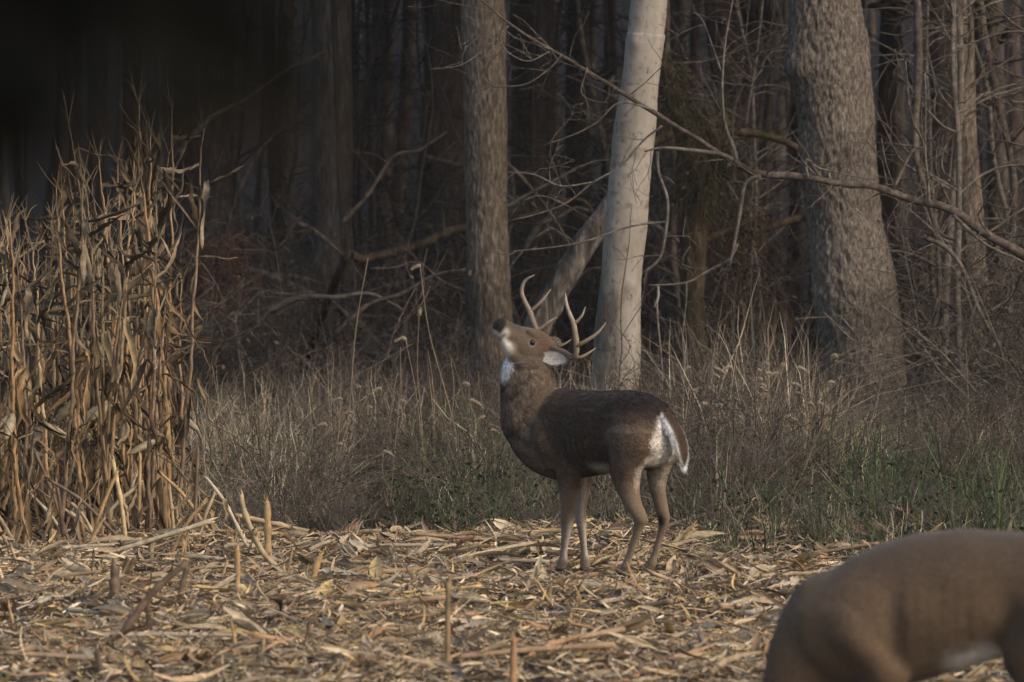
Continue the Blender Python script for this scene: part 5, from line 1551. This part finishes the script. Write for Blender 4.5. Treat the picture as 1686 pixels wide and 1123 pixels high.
# ------------------------------------------------------------------ dark corner leaves, with an unseen bush added to shade them
def near_bush():
    rng = np.random.default_rng(6)
    o = np.array((-.75, 1.9, 0.0))
    t = thing('shading_bush', 'very dark out of focus leaves overhanging from the upper left, on a bush added to shade them', 'bush', o)
    br = []
    grow(rng, (0, 0, -.1), (.05, 0, 1), 2.6, .03, 0, br, .06, 8)
    for k in range(26):
        z = rng.uniform(.5, 2.4)
        a = rng.uniform(0, 6.28)
        grow(rng, (.03 * z, 0, z), (math.cos(a), math.sin(a), .35), rng.uniform(.4, .9), .009, 1, br, .15, 5, (2, 4))
    link('stems', branches_mesh('stems', br, 6), M['brown_twig'], t)
    # leaf crown out of view, added to keep light off the corner spray; the view itself stays open except for its upper left corner
    n = 16000
    p = rng.normal(0, 1, (n, 3)); p = nrm(p) * (rng.random((n, 1)) ** .4)
    c = o + np.array((.25, -.3, 2.05)) + p * np.array((1.35, 1.7, 1.0))
    q = c - np.array((0, 0, CAM_H))
    d = np.maximum(q[:, 1], .05)
    px = 843 + F * q[:, 0] / d; py = HORIZON - F * q[:, 2] / d
    m = 150 + .06 * F / d
    inview = (q[:, 1] > -.1) & (px > -m) & (px < 1686 + m) & (py > -m) & (py < 1123 + m)
    incam = (np.linalg.norm(q, axis=1) < .55)
    c = c[~inview & ~incam]
    dark = [(.034, .036, .028), (.028, .03, .024), (.042, .042, .034)]
    V, Q, cc = leaf_quads(rng, c - o, .07, dark, 1, .0)
    link('crown', mesh_np('crown', V, Q, cc), M['leaf'], t)
    # the spray that hangs into the corner of the view
    lm = []
    for k in range(5):
        V, Q, cc = leaf_quads(rng, [(0, 0, 0)], 1.0, dark, 1, 0)
        me = mesh_np('leaf', V, Q, cc); me.materials.append(M['leaf']); lm.append(me)
    n = 0
    while n < 160:
        D = rng.uniform(1.6, 2.3)
        u, v = rng.uniform(-220, 740), rng.uniform(-160, 340)
        k = max(u, 0) / 720 + max(v, 0) / 380
        if k > .18 and rng.random() < ((k - .18) / .82) ** .42: continue
        lf = link('leaf', lm[n % 5], None, t, np.array(P(u, v, D)) - o)
        lf.scale = (.034,) * 3; lf.rotation_euler = tuple(rng.uniform(0, 6.28, 3))
        n += 1
    A = Acc()
    for k in range(9):
        a = np.array(P(-420, -500 + 60 * k, 1.95)); b = np.array(P(rng.uniform(60, 420), rng.uniform(-60, 180), rng.uniform(1.7, 2.2)))
        V, Q, T = tube(smooth_path(np.array([a, (a + b) / 2 + (0, 0, .015), b]) - o, 5), np.linspace(.0022, .0008, 11), 5); A.add(V, Q, T, (.03, .024, .018))
    link('hanging_twigs', A.mesh('hanging_twigs'), M['leaf'], t)
near_bush()

# ------------------------------------------------------------------ thin air between the far trunks
def haze_air():
    x0, x1, y0, y1, z0, z1 = -430, 430, -310, 425, -1.2, 38
    V = [(x0, y0, z0), (x1, y0, z0), (x1, y1, z0), (x0, y1, z0), (x0, y0, z1), (x1, y0, z1), (x1, y1, z1), (x0, y1, z1)]
    Q = [(3, 2, 1, 0), (4, 5, 6, 7), (0, 1, 5, 4), (1, 2, 6, 5), (2, 3, 7, 6), (3, 0, 4, 7)]
    m = bpy.data.materials.new('haze'); m.use_nodes = True
    nt = m.node_tree; nt.nodes.clear()
    v = nt.nodes.new('ShaderNodeVolumePrincipled')
    v.inputs['Density'].default_value = .0003
    v.inputs['Color'].default_value = (.9, .91, .93, 1)
    v.inputs['Anisotropy'].default_value = .2
    o = nt.nodes.new('ShaderNodeOutputMaterial')
    nt.links.new(v.outputs[0], o.inputs['Volume'])
    h = link('haze', mesh_np('haze', V, [Q], None, False), m)
    tag(h, 'thin grey haze hanging between the far trunks', 'haze', kind='stuff')
haze_air()
